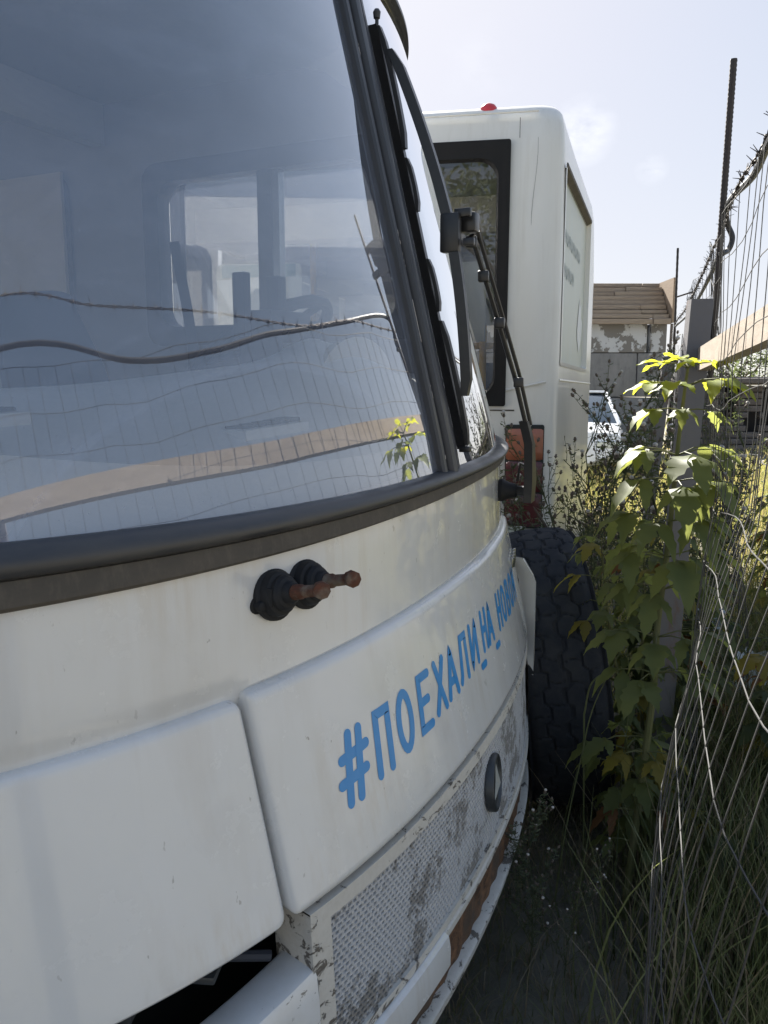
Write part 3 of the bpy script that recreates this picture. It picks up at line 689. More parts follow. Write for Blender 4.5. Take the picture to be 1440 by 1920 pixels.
def vent(s0,s1,n,x0,dx=.07):
    m=B(); sc=(s0+s1)/2
    for k in range(n):
        a=lerp(s0,s1,k/n)+.004;b=lerp(s0,s1,(k+1)/n)-.004
        z=dz(x0-.02,(a+b)/2)+.008
        m.box((x0-.02,(a+b)/2,z),(.020,(b-a)/2,.004),'vent_dark',bev=.002)
    m.box((x0-.02,sc,dz(x0-.02,sc)-.004),(.032,(s1-s0)/2+.01,.010),'dash',bev=.004)
    m.build('air_vent',dash)
vent(-.47,-.27,5,-.22); vent(-1.0,-.80,4,-.36)
# instrument binnacle, steering wheel, device bracket
m=B(); hb=[]
for a in lin(0,math.pi,14):
    hb.append([(x,.42+.24*math.cos(a)*(1-.25*k),1.47+.135*math.sin(a)*(1-.15*k)) for k,x in enumerate((-.42,-.50,-.60,-.70))])
m.grid(hb,'dash_beige'); m.add([r_[0] for r_ in hb],[tuple(range(len(hb)))],'dash_beige'); m.build('instrument_binnacle',dash)
def ring(mb,c,ax,rad,r,mm,a0=0,a1=360,n=40):
    ax=Vector(ax).normalized();u=ax.orthogonal().normalized();q=ax.cross(u);c=Vector(c)
    mb.tube([c+(u*math.cos(R(lerp(a0,a1,k/n)))+q*math.sin(R(lerp(a0,a1,k/n))))*rad for k in range(n+1)],[r*(1+.10*math.sin(k*2.4)) for k in range(n+1)],mm,8,False)
m=B(); wc=(-.80,.52,1.585); wa=(-.55,0,.84); ring(m,wc,wa,.235,.018,'vent_dark')
m.lathe(Vector(wc)-Vector(wa).normalized()*.03,wa,[(0,.05),(.03,.06),(.045,.05),(.05,.02)],'vent_dark',16)
for k in range(3):
    a=R(90+120*k); A=Vector(wa).normalized();u_=A.orthogonal().normalized();q_=A.cross(u_)
    m.tube([Vector(wc),Vector(wc)+(u_*math.cos(a)+q_*math.sin(a))*.23],.012,'vent_dark',6)
m.tube([Vector(wc),Vector(wc)-Vector(wa).normalized()*.35],.03,'vent_dark',8)
m.build('steering_wheel',bus)
m=B(); dc=Vector((-.56,.14,1.62))
m.box(dc+Vector((0,0,-.05)),(.02,.075,.075),'vent_dark',bev=.006); m.box(dc+Vector((0,-.085,.055)),(.018,.014,.075),'vent_dark',bev=.004); m.box(dc+Vector((0,.075,.075)),(.018,.022,.06),'vent_dark',bev=.004)
m.box(dc+Vector((.02,.05,.03)),(.04,.10,.014),'vent_dark',bev=.003); m.tube([dc+Vector((0,0,-.1)),dc+Vector((0,0,-.2))],.02,'vent_dark',8)
m.build('device_bracket',bus)
# driver and passenger seats
def seat(s_,x,nm):
    r_=None; m=B(); P=[]
    for a in lin(-1,1,13):
        row=[]
        for t in lin(0,1,12):
            z=lerp(.95,1.80,t); w_=.24*(1-.35*max(0,t-.7)/.3); 
            row.append((x-.25*t-.02+.05*(1-a*a)*1.0-.04*abs(a)**3,s_+a*w_,z-.03*a*a*(t)))
        P.append(row)
    Q=[[(p[0]-.11*(1-abs(-1+2*i/12)**4*.8),p[1],p[2]) for p in r2] for i,r2 in enumerate(P)]
    m.grid(P,'cloth_seat'); m.grid(Q,'cloth_seat')
    m.grid([P[0],Q[0]],'cloth_seat'); m.grid([P[-1],Q[-1]],'cloth_seat'); m.grid([[r2[-1] for r2 in P],[r2[-1] for r2 in Q]],'cloth_seat')
    m.box((x+.22,s_,.98),(.26,.24,.07),'cloth_seat',bev=.04); m.build(nm,bus)
seat(.58,-1.45,'driver_seat'); seat(-.42,-1.25,'crew_seat')
m=B(); m.grid([[(x,y,z) for x,y,z in ((-1.56,1.07,2.02),(-1.46,1.0,1.78),(-1.38,.93,1.60),(-1.36,.88,1.3))],[(x,y,z) for x,y,z in ((-1.51,1.07,2.02),(-1.41,1.0,1.78),(-1.33,.93,1.60),(-1.31,.88,1.3))]],'vent_dark'); m.build('seat_belt',bus)
# wiper spindles on the near side (blade missing) 
def spindle(s_,z,ln,tipd):
    m=B(); b=Vector(S(s_,z,-.004)); ax=Vector((1,.0,.06)).normalized(); ax=(Vector(S(s_,z,.1))-Vector(S(s_,z,0))).normalized()+Vector((.0,.03,.22)); ax.normalize()
    m.lathe(b,ax,[(0,.036),(.003,.039),(.009,.039),(.012,.034),(.017,.0335),(.023,.031),(.025,.026),(.031,.0255),(.036,.022),(.038,.017),(.045,.0155),(.048,.013),(.049,.006)],'black_rubber_boot',32)
    boot=m.build('wiper_boot',bus,smooth=28)
    m=B(); m.lathe(b+ax*.03,ax,[(0,.0115),(ln*.45,.011),(ln*.5,.009),(ln*.8,.0085),(ln*.85,.007)],'rust',14)
    tip=b+ax*(.03+ln)
    d=Vector(tipd).normalized()
    m.lathe(tip-d*.007,d,[(0,.0105),(.001,.0125),(.013,.0125),(.014,.0105),(.0145,.004)],'rust',8)
    m.build('spindle_shaft',boot,smooth=40)
spindle(-.632,1.203,.070,(.6,-.8,.1)); spindle(-.567,1.203,.066,(.75,-.65,.1))
m=B(); c=Vector(S(-.663,1.195,-.002)); nn=(Vector(S(-.663,1.195,.1))-Vector(S(-.663,1.195,0))).normalized()
m.lathe(c,nn,[(0,.013),(.004,.013),(.005,.009),(.016,.008),(.018,.005)],'black_rubber_boot',16); m.box(c+nn*.022+Vector((0,.008,.012)),(.006,.003,.014),'black_rubber_boot',bev=.001)
m.build('washer_nozzle',bus)
# the wiper left on the far side: spindle, parallel arms, bracket, blade
m=B(); 
b=Vector(S(.50,1.185,0)); m.lathe(b,(1,.1,0),[(0,.03),(.012,.031),(.02,.026),(.03,.022),(.05,.018)],'black_rubber_boot',20); wb=m.build('wiper_arm_boot',bus)
m=B(); A=[Vector(S(a,z,o)) for a,z,o in ((.47,1.16,.085),(.47,1.22,.09),(.43,1.32,.10),(.40,1.38,.10))]
wid=[.022,.026,.016,.011]
m.grid([[p+Vector((.008,-w_,0)),p+Vector((.008,w_,0)),p+Vector((-.014,w_,0)),p+Vector((-.014,-w_,0))] for p,w_ in zip(A,wid)],'black_metal',closev=True)
m.add([A[0]+Vector((.008,-.022,0)),A[0]+Vector((.008,.022,0)),A[0]+Vector((-.014,.022,0)),A[0]+Vector((-.014,-.022,0))],[(0,1,2,3)],'black_metal')
m.tube([S(.40,1.37,.10),S(.34,1.50,.105),S(.22,1.66,.11),S(.10,1.80,.12)],.006,'black_metal',8)
m.tube([S(.42,1.37,.11),S(.365,1.50,.115),S(.245,1.66,.12),S(.12,1.81,.13)],.005,'black_metal',8)
for t in (.2,.55,.8,.97):
    a=lerp(.40,.11,t);z=lerp(1.40,1.80,t); m.box(S(a,z,.112),(.012,.016,.012),'black_metal',rz=.2,bev=.003)
m.box(S(.095,1.825,.12),(.02,.018,.02),'black_metal',bev=.004)
m.tube([S(.50,1.185,.04),S(.48,1.185,.08)],.014,'black_metal',10)
m.tube([S(.505,1.21,.05),S(.50,1.26,.06),S(.485,1.25,.085)],.004,'black_metal',6)
m.build('wiper_arm',bus)
m=B(); sb=.052
def bl(z,o): return S(sb+.000*(z-1.8),z,o)
m.grid([[S(sb-.004,z,.003),S(sb-.005,z,.016),S(sb-.008,z,.024),S(sb+.008,z,.024),S(sb+.005,z,.016),S(sb+.004,z,.003)] for z in lin(1.345,2.235,16)],'black_metal',closev=True)
def bow(zs,os,w_=.007,th=.008):
    m.grid([[S(sb-w_,z,o),S(sb+w_,z,o),S(sb+w_,z,o+th*k),S(sb-w_,z,o+th*k)] for (z,o),k in zip(zip(zs,os),[.6]+[1]*(len(zs)-2)+[.6])],'black_metal',closev=True)
zz=lin(1.46,2.18,21); bow(zz,[.034+.044*(1-abs((z-1.81)/.37)**1.7) for z in zz],.009,.022)
for a,b_ in ((1.355,1.62),(1.98,2.23)):
    zz=lin(a,b_,9); mid=(a+b_)/2; bow(zz,[.024+.004*(1-abs((z-mid)/(b_-a)*2)**2) for z in zz],.008,.010)
for a,b_ in ((1.64,1.75),(1.85,1.96)):
    zz=lin(a,b_,7); mid=(a+b_)/2; bow(zz,[.024+.003*(1-abs((z-mid)/(b_-a)*2)**2) for z in zz],.007,.008)
m.box(S(sb,1.80,.088),(.021,.012,.040),'black_metal',bev=.004); m.box(S(sb+.005,1.84,.122),(.018,.007,.009),'black_metal',bev=.003); m.box(S(sb+.005,1.78,.122),(.012,.007,.008),'black_metal',bev=.003)
m.lathe(S(sb,2.235,.022),(0,0,1),[(0,.004),(.01,.004),(.012,.007),(.024,.0085),(.03,.005)],'black_metal',10); m.box(S(sb,1.345,.02),(.012,.009,.006),'black_metal',bev=.002)
m.build('wiper_blade',bus)
# wheels under the near bus
for x_,s_ in ((-1.15,.93),(-1.15,-.93),(-4.6,.93),(-4.6,-.93)):
    m=B(); m.lathe((x_,s_-.12,.40),(0,1,0),[(0,.22),(.005,.33),(.03,.385),(.08,.40),(.16,.40),(.21,.385),(.235,.33),(.24,.22)],'tyre',32); m.build('wheel',bus)
# ================================================================ FAR BUS
KX,KY=.845,3.92
b2=thing('bus',(KX,KY,0),0,'second white bus behind, showing its rear window, tail lamps and filmed side window','bus')
rd=Vector((-.985,.17,0)); sdv=Vector((.33,.944,0)); md=Vector((.215,.977,0))
rn=Vector((-.17,-.985,0)); sn=Vector((.944,-.33,0))
K=Vector((KX,KY,0)); KS=K+sdv*1.90; KE=KS+md*3.7; KL=K+rd*2.25; KLE=KE+Vector((-.977,.215,0))*2.35
def RW(t,z,o=0): return K+rd*t+rn*o+Vector((0,0,z))
def SWp(t,z,o=0): return K+sdv*t+sn*o+Vector((0,0,z))
RT=[.26,1.96]; RZ=(1.42,2.64)   # rear window opening
def outline():
    pts=[];tag_=[]
    def addp(p,tg): pts.append(p);tag_.append(tg)
    # rear from left to right, then rounded corner, then side
    for t in (2.25-.12,1.96,.26,.14): addp(K+rd*t,'r')
    for k in range(1,7):
        a=k/7; p0=K+rd*.14;p1=K+rn*.0;p2=K+sdv*.10; addp(p0*(1-a)**2+p1*2*a*(1-a)+p2*a*a,'c')
    for t in (.10,.125,1.50,1.56,1.84,1.90): addp(K+sdv*t,'s')
    for d in (.05,.2,1.5,1.7,3.5): addp(KS+md*d,'m')
    addp(KE,'f'); 
    for d in (.3,2.05,2.35): addp(KE+Vector((-.977,.215,0))*d,'f')
    n=6
    LL=KLE-KL
    for d in (.06,.28,.32,.54,.58,.80,.84,.97): addp(KLE-LL*d,'l')
    addp(KL+ (KLE-KL)*.02,'l')
    return pts,tag_
op,ot=outline(); cen=sum(op,Vector())/len(op)
# bulge at the end of the flare (body wider than the tapered tail)
zl=[(.42,.02),(.52,0),(1.05,-.0),(1.42,0),(1.53,0),(1.56,.0),(1.62,.0),(2.2,0),(2.40,.005),(2.55,.01),(2.64,.015),(2.74,.03),(2.80,.06),(2.835,.11),(2.85,.18),(2.86,.30)]
def ringpt(i,z,ins):
    p=op[i]; d=(cen-p); d.z=0; q=p+d.normalized()*ins
    if ot[i] in 'rc' : q=q+(-rn)*.06*max(0,(z-1.5)/1.2)*0
    return Vector((q.x,q.y,z))
m=MB(); n=len(op)
for j in range(len(zl)-1):
    for i in range(n):
        i2=(i+1)%n; z0_,z1_=zl[j][0],zl[j+1][0]
        if i==1 and z0_>=1.42 and z1_<=2.64: continue          # rear window
        if ot[i]=='s' and abs((op[i]-K).length-.125)<.012 and z0_>=1.62 and z1_<=2.56: continue   # filmed side window
        if ot[i]=='m' and i2<n and (op[i2]-op[i]).length>1.0 and z0_>=1.56 and z1_<=2.41: continue
        if ot[i]=='l' and (op[i2]-op[i]).length>1.0 and z0_>=1.56 and z1_<=2.41: continue
        if ot[i]=='f' and (op[i2]-op[i]).length>1.5 and z0_>=1.42 and z1_<=2.41: continue
        m.add([ringpt(i,*zl[j]),ringpt(i2,*zl[j]),ringpt(i2,*zl[j+1]),ringpt(i,*zl[j+1])],[(0,1,2,3)],'bus_paint_far')
m.add([ringpt(i,*zl[-1]) for i in range(n)],[tuple(range(n))],'bus_paint_far')
body=m.build('body',b2,smooth=50)
# inner lining: ceiling, floor, inner walls below the windows
m=MB()
def inn(i,z,ins=.10): return ringpt(i,z,ins)
m.add([inn(i,2.60,.25) for i in range(n)],[tuple(range(n))],'bus_inner'); m.add([inn(i,.9,.1) for i in range(n)],[tuple(range(n))],'bus_inner_dark')
m.build('interior_shell',b2,smooth=0)
m=MB()   # ceiling ribs / lockers seen through the rear window
for d,zc_,hz in ((.55,2.42,.10),(1.3,2.40,.06),(2.4,2.44,.07),(3.6,2.44,.06)):
    c=K+md*d+rd*1.1+Vector((0,0,zc_)); m.box(c,(1.0,.06,hz),'bus_inner',rz=math.atan2(-md.x,md.y),bev=.02)
for sgn,dd in ((1,.22),(-1,2.0)):
    m.box(K+md*2.9+rd*dd+Vector((0,0,2.46)),(.16,2.2,.07),'bus_inner',rz=math.atan2(-md.x,md.y),bev=.03)
m.build('ceiling_lining',b2)
# seats and poles inside
for d in (1.6,2.5,3.4):
    for t in (.45,1.0,1.7):
        m=MB(); c=K+md*d+rd*t+Vector((0,0,1.35)); m.box(c,(.20,.05,.32),'cloth_seat',rz=math.atan2(-md.x,md.y),bev=.03); m.build('seat',b2)
m=MB()
for t,d in ((.40,.42),(1.5,.9)):
    c=K+rd*t+md*d; m.tube([c+Vector((0,0,.9)),c+Vector((0,0,2.55)) if t>1 else c+Vector((0,0,1.98))],.02,'yellow_pole',10)
c=K+rd*.40+md*.42; m.tube([c+Vector((-.5,.1,1.72)),c+Vector((.25,-.03,1.72))],.018,'yellow_pole',10)
m.build('grab_pole',b2)
# white panels leaning inside the rear window
m=MB(); m.box(RW(.47,1.93,-.20),(.11,.01,.20),'poster',rz=-.17,bev=.003); m.box(RW(.42,1.96,-.30),(.15,.01,.14),'poster',rz=-.17); m.build('paper_sheet',b2)
# rear window glass and wide rubber frame
m=MB(); m.grid([[RW(t,z,-.02) for z in lin(1.42,2.64,4)] for t in (.26,1.96)],'glass_far'); m.build('rear_pane',b2)
m=MB()
def rr2(F,a,b,z0,z1,r_,o,nn=5):
    out_=[]
    for cx_,cz_,a0 in ((b-r_,z1-r_,0),(a+r_,z1-r_,90),(a+r_,z0+r_,180),(b-r_,z0+r_,270)):
        for k in range(nn+1):
            t=R(a0+k*90/nn); out_.append(F(cx_+r_*math.cos(t),cz_+r_*math.sin(t),o))
    return out_
F=RW
m.grid([rr2(F,.245,1.975,1.40,2.655,.012,-.03),rr2(F,.245,1.975,1.40,2.655,.012,.012),rr2(F,.256,1.964,1.412,2.645,.012,.014),rr2(F,.272,1.95,1.43,2.61,.05,.008),rr2(F,.30,1.92,1.45,2.575,.09,.011),rr2(F,.31,1.91,1.46,2.565,.09,-.02)],'window_rubber',closev=True)
m.build('rear_window_seal',b2)
# poster on the rear window, with header strip and writing
ptr=MB(); P0,P1=.95,1.40
ptr.grid([rr2(F,1.30,1.76,1.48,2.13,.035,-.06),rr2(F,1.30,1.76,1.48,2.13,.035,-.064)],'poster',closev=True); ptr.add(rr2(F,1.30,1.76,1.48,2.13,.035,-.06),[tuple(range(24))],'poster')
poster=ptr.build('poster',b2)
m=MB(); m.grid([[RW(t,z,-.057) for z in (2.06,2.125)] for t in (1.33,1.73)],'poster_teal'); m.build('poster_header',poster)
def strokes(mb,F,segs,w_,mm):
    for q in segs:
        for (a,b),(c,d) in zip(q[:-1],q[1:]):
            l=math.hypot(c-a,d-b) or 1; px_,pz_=-(d-b)/l*w_,(c-a)/l*w_
            mb.add([F(a+px_,b+pz_),F(a-px_,b-pz_),F(c-px_,d-pz_),F(c+px_,d+pz_)],[(0,1,2,3)],mm)
# simple lower-case word on the poster
LC={'m':[[(0,0),(0,1)],[(0,.8),(.25,1),(.45,.8),(.45,0)],[(.45,.8),(.7,1),(.9,.8),(.9,0)]],'a':[[(.7,1),(.7,0)],[(.7,.8),(.35,1),(.05,.7),(.05,.3),(.35,0),(.7,.2)]],
'x':[[(0,0),(.7,1)],[(0,1),(.7,0)]],'i':[[(.2,0),(.2,1)],[(.2,1.3),(.2,1.4)]]}
m=MB(); xx=1.69
for ch in 'maxim':
    adv={'m':1.15,'i':.55}.get(ch,.95)
    strokes(m,lambda a,b:RW(xx-a*.055,1.955+b*.05,-.0575),LC[ch],.004,'poster_ink'); xx-=adv*.055
m.build('poster_word',poster,smooth=0)
# filmed side window
m=MB(); m.grid([[SWp(t,z,-.025) for z in (1.62,2.55)] for t in (.125,1.50)],'window_film'); film=m.build('side_window',b2)
m=MB(); m.grid([rr2(SWp,.105,1.52,1.60,2.57,.02,.004),rr2(SWp,.122,1.50,1.62,2.55,.02,.006),rr2(SWp,.13,1.49,1.63,2.54,.02,-.03)],'bus_paint_far',closev=True); m.build('side_window_frame',b2)
m=MB(); m.grid([[SWp(t,z,o) for z,o in ((2.57,.004),(2.567,.010),(2.55,.009),(2.535,-.02))] for t in lin(.115,1.50,6)],'rubber_dusty'); m.build('top_shade_strip',b2)  # brown shadow along the window's top edge, made as a dark strip
for r_ in range(2):   # two faded lines of illegible writing
    m=MB()
    xx=.28
    for k in range(9 if r_==0 else 6):
        a=xx+k*.10; z=2.24-r_*.17
        strokes(m,lambda p,q:SWp(p,q,-.022),[[(a,z),(a+.01,z+.07)],[(a,z+.07*(k%2)),(a+.05,z+.03)],[(a+.055,z+.005),(a+.055,z+.065)]],.007,'film_ink')
    m.build('faded_writing',film,smooth=0)
m=MB(); fig=[(.0,.30),(.05,.22),(.10,.26),(.12,.10),(.20,.06),(.19,-.04),(.14,-.16),(.08,-.24),(.02,-.30),(-.03,-.22),(-.10,-.16),(-.12,-.05),(-.09,.05),(-.06,.16)]
m.add([SWp(1.22+a*.9,1.88+b*.55,-.022) for a,b in fig],[tuple(range(len(fig)))],'film_white'); m.build('white_figure',film,smooth=0)
# belt crease, lower groove
m=MB(); m.tube([RW(t,1.475+.055*max(0,1-t/.26),.002) for t in lin(.26,.05,6)],.006,'bus_paint_far',6); m.tube([RW(1.9,1.38,.0),RW(.2,1.38,.0)],.004,'rubber_dusty',6); m.tube([SWp(t,1.53,.0) for t in lin(.1,1.88,6)],.006,'bus_paint_far',6)
m.tube([RW(t,2.78,-.012) for t in lin(2.0,.12,6)],.005,'bus_paint_far',6); m.tube([RW(.205,z,.001) for z in lin(2.66,2.75,4)],.0016,'rubber_dusty',5); m.tube([RW(.13+.012*math.sin(z*9),z,-.002) for z in lin(1.75,2.66,14)],.0007,'rubber_dusty',5)
m.build('belt_moulding',b2)
m=MB(); m.box(RW(.145,1.05,.005),(.095,.02,.26),'dark_inside',rz=-.17,bev=.01); lamp=m.build('tail_lamp',b2)
for z0_,z1_,mm,nm in ((1.135,1.29,'lamp_orange','orange_lens'),(.975,1.128,'lamp_red','red_lens'),(.80,.968,'lamp_red','red_lens')):
    m=MB(); m.grid([[RW(t,z,.026+.016*math.sqrt(max(0,1-((t-.145)/.095)**4))-.012*abs((z-(z0_+z1_)/2)/((z1_-z0_)/2))**8) for z in lin(z0_,z1_,8)] for t in lin(.055,.235,12)],mm); m.build(nm,lamp)
m=MB(); m.box(RW(1.1,.68,.06),(1.08,.07,.10),'bus_paint_far',rz=-.17,bev=.03); m.box(RW(.2,.76,.09),(.07,.01,.05),'window_film',rz=-.17); m.build('bumper',b2)
m=MB(); m.lathe(RW(.36,2.815,-.12),(0,0,1),[(0,.045),(.02,.043),(.036,.032),(.045,.012)],'marker_red',16); m.build('marker_lamp',b2)
for d,t in ((1.3,.12),(1.3,1.95),(4.3,.12),(4.3,2.0)):
    c=K+md*d+rd*t; m=MB(); m.lathe(c+rd*-.12+Vector((0,0,.42)),rd,[(0,.22),(.01,.36),(.04,.41),(.2,.41),(.23,.36),(.24,.22)],'tyre',28); m.build('wheel',b2)
for seg in ('m','l'):
    m=MB()
    for i in range(n):
        i2=(i+1)%n
        if ot[i]==seg and (op[i2]-op[i]).length>1.0: m.add([ringpt(i,1.56,.01),ringpt(i2,1.56,.01),ringpt(i2,2.40,.03),ringpt(i,2.40,.03)],[(0,1,2,3)],'plain_glass')
    m.build('side_panes',b2,smooth=0)
# ================================================================ LOOSE TYRE
ty=thing('tyre',(.60,2.80,0),0,'big loose black lorry tyre leaning against the far corner of the nearest bus','tyre')
TC=Vector((.60,2.76,.49)); TR=.49
vv=Vector((-.13,.0,1)).normalized(); ww=Vector((-.07,-1,0)); ww=(ww-vv*ww.dot(vv)).normalized(); aa=vv.cross(ww).normalized()
TC.z=TR*vv.z+.01
m=MB(); NA=540
prof=[(-.075,.27),(-.11,.30),(-.132,.36),(-.140,.41),(-.138,.445),(-.131,.470)]
tr=lin(-.122,.122,41); P=[]
def groove(a,x):
    ph=a*TR; d=0
    for c_ in (-.062,.0,.062):
        zc_=c_+.009*math.copysign(1,math.sin(ph/.104*2*math.pi))*min(1,abs(math.sin(ph/.104*2*math.pi))*2.2)
        if abs(x-zc_)<.0034: d=1
    lane=int((x+.124)/.062); p=(ph+lane*.05+.010*math.sin(x*60))%.070
    if p<.0032 and (abs(x)>.0): d=max(d,.8)
    return d
for i in range(NA):
    a=2*math.pi*i/NA; row=[]
    rv=vv*math.cos(a)+ww*math.sin(a)
    for x,r_ in prof: row.append(TC+aa*x+rv*r_)
    for x in tr:
        r_=TR-.010*(abs(x)/.122)**2.5-.018*(abs(x)/.122)**10; r_-=.007*groove(a,x); row.append(TC+aa*x+rv*r_)
    for x,r_ in reversed(prof): row.append(TC-aa*x+rv*r_)
    P.append(row)
m.grid(P,'tyre',closeu=True,closev=True); m.build('tread',ty,smooth=40)
# stone under the bus corner beside the tyre
def rock(c,r_,nm,label):
    m=MB(); bm=bmesh.new(); bmesh.ops.create_icosphere(bm,subdivisions=3,radius=1)
    m.add([Vector(c)+Vector((v.co.x*r_[0],v.co.y*r_[1],v.co.z*r_[2]))*(1+.35*noise.noise(v.co*1.7+Vector(c))) for v in bm.verts],[tuple(v.index for v in f.verts) for f in bm.faces],'stone'); bm.free()
    m.build(nm,label=label,cat='stone',origin=(c[0],c[1],0))
rock((.40,2.45,.33),(.07,.09,.14),'stone','brown rounded stone lump between the bumper and the loose tyre')
# ================================================================ FENCE
fence=thing('mesh_fence',(1.25,3.1,0),0,'rusty steel posts with sagging welded wire mesh and a wooden rail along the right edge','fence')
path=crom([(-.75,-4.5,0),(-.42,-2.6,0),(-.05,-1.0,0),(.33,.2,0),(.655,1.3,0),(1.03,2.45,0),(1.33,3.3,0),(1.97,5,0),(2.62,7,0),(3.3,9,0),(4.3,12,0)],10)
plen=[0]
for a,b in zip(path[:-1],path[1:]): plen.append(plen[-1]+(b-a).length)
def pp(d):
    for i in range(1,len(plen)):
        if d<=plen[i] or i==len(plen)-1:
            t=(d-plen[i-1])/(plen[i]-plen[i-1]); p=path[i-1].lerp(path[i],t); tg=(path[i]-path[i-1]).normalized(); return p,Vector((tg.y,-tg.x,0))
def dist_at_y(y):
    for i in range(1,len(path)):
        if path[i].y>=y: return lerp(plen[i-1],plen[i],(y-path[i-1].y)/(path[i].y-path[i-1].y))
POSTD=[dist_at_y(-2.6),dist_at_y(.0)-.0,dist_at_y(2.45),dist_at_y(7.0),dist_at_y(10.9)]
def near_post(d): return min(abs(d-q) for q in POSTD)
def mesh_pt(d,h):
    p,nr=pp(d); u=min(1,near_post(d)/1.2)
    top=interp(pp(d)[0].y,[-3,0.2,.8,1.2,2,3],[2.1,2.15,2.02,1.96,1.90,1.95])+.06*noise.noise(Vector((d*.9,0,3)))+.05*noise.noise(Vector((d*3,1,3)))
    z=h*top
    b=.10*noise.noise(Vector((d*.8,h*1.6,0)))+.035*noise.noise(Vector((d*2.5,h*4,5)))
    b+=-.13*math.sin(min(1,h*1.5)*math.pi)*(1 if d<POSTD[2] else -.5)*u-(.10*(1-h)**1.5 if d<POSTD[2] else -.10*(1-h))   # belly towards the buses
    b+=.10*max(0,h-.75)*4*math.sin(d*1.1+1)*u*.6
    q=p+nr*b; return Vector((q.x,q.y,z+.004*noise.noise(Vector((d*9,h*9,1)))))
m=MB(); D=plen[-1]; NV=int(D/.075)
for k in range(NV):
    d=k*.075+.012*noise.noise(Vector((k*1.7,0,0))); far=pp(d)[0].y>5
    m.tube([mesh_pt(d+.012*noise.noise(Vector((k,h*3,2))),h) for h in lin(.0,1,9 if far else 15)],    .0010 if not far else .0013,'wire',4,False)
for j in range(17):
    h=j/16; m.tube([mesh_pt(d,h) for d in lin(0,D-.05,190)],.0010,'wire',4,False)
m.build('wire_mesh',fence,smooth=0)
# near post: angle iron leaning, with a rebar rod welded on and a second post behind
def postmesh(a,b,wd,dp,mm,parent):
    m=MB(); a,b=Vector(a),Vector(b); t=.008
    ax=Vector((1,-.12,0)).normalized(); ay=Vector((.12,1,0))
    prof=[(-wd/2,0),(wd/2,0),(wd/2,dp),(wd/2-t,dp),(wd/2-t,t),(-wd/2+t,t),(-wd/2+t,dp),(-wd/2,dp)]
    P=[[lerp(a,b,k/8)+ax*x+ay*y for x,y in prof] for k in range(9)]
    m.grid(P,mm,closev=True); m.add(P[-1],[(0,1,4,5),(1,2,3,4),(0,5,6,7)],mm); return m.build('post',parent)
pt_=at(1318,560,2.45); pb_=at(1268,1075,2.42); t=pb_.z/(pt_.z-pb_.z); pb0=pb_+(pb_-pt_)*t
postmesh(pb0,pt_,.066,.055,'steel_post',fence)
pt2=at(1254,668,6.9); pb2=at(1230,860,6.9); pb20=pb2+(pb2-pt2)*(pb2.z/(pt2.z-pb2.z)); postmesh(pb20,pt2,.085,.06,'steel_post',fence)
for d in (POSTD[0],POSTD[1],POSTD[4]):
    p,nr=pp(d); q=p-nr*.0+nr*.07; postmesh((q.x,q.y,0),(q.x+.02,q.y,1.8),.084,.07,'steel_post',fence)
def rod(a,b,r_,parent,rib=.012):
    a,b=Vector(a),Vector(b); n=int((b-a).length/rib*2); m=MB()
    m.tube([a.lerp(b,k/n) for k in range(n+1)],[r_*(1.0 if k%2 else 1.16) for k in range(n+1)],'rod',10); return m.build('rebar_rod',parent)
rod(at(1331,720,2.49),at(1376,110,2.38),.0088,fence)
rod(at(1262,700,6.95),at(1271,465,6.9),.009,fence,.05)
p,nr=pp(POSTD[1]); rod((p.x+.07,p.y,1.2),(p.x+.10,p.y,2.55),.0105,fence)
p,nr=pp(POSTD[0]); rod((p.x+.07,p.y,1.2),(p.x+.0,p.y,2.55),.0105,fence)
# wooden rail
m=MB(); ra=at(1320,674,2.42)
ra2=Vector((.735,1.50,1.602))
RP=crom([ra,ra.lerp(ra2,.33),ra.lerp(ra2,.66),ra2,ra.lerp(ra2,1.4)+Vector((0,0,.01)),(.30,.10,1.715),(-.05,-1.0,1.76),(-.42,-2.6,1.76)],8); P=[]
for i,p in enumerate(RP):
    t=(RP[min(i+1,len(RP)-1)]-RP[max(i-1,0)]).normalized(); nr=Vector((t.y,-t.x,0)).normalized(); hh=lerp(.034,.034,i/len(RP)); P.append([p+nr*.018+Vector((0,0,hh)),p-nr*.018+Vector((0,0,hh)),p-nr*.020+Vector((0,0,-hh)),p+nr*.018+Vector((0,0,-hh))])
m.grid(P,'timber_beam',closev=True); m.add(P[0],[(0,1,2,3)],'timber_beam'); m.add(P[-1],[(0,1,2,3)],'timber_beam'); m.build('rail',fence)
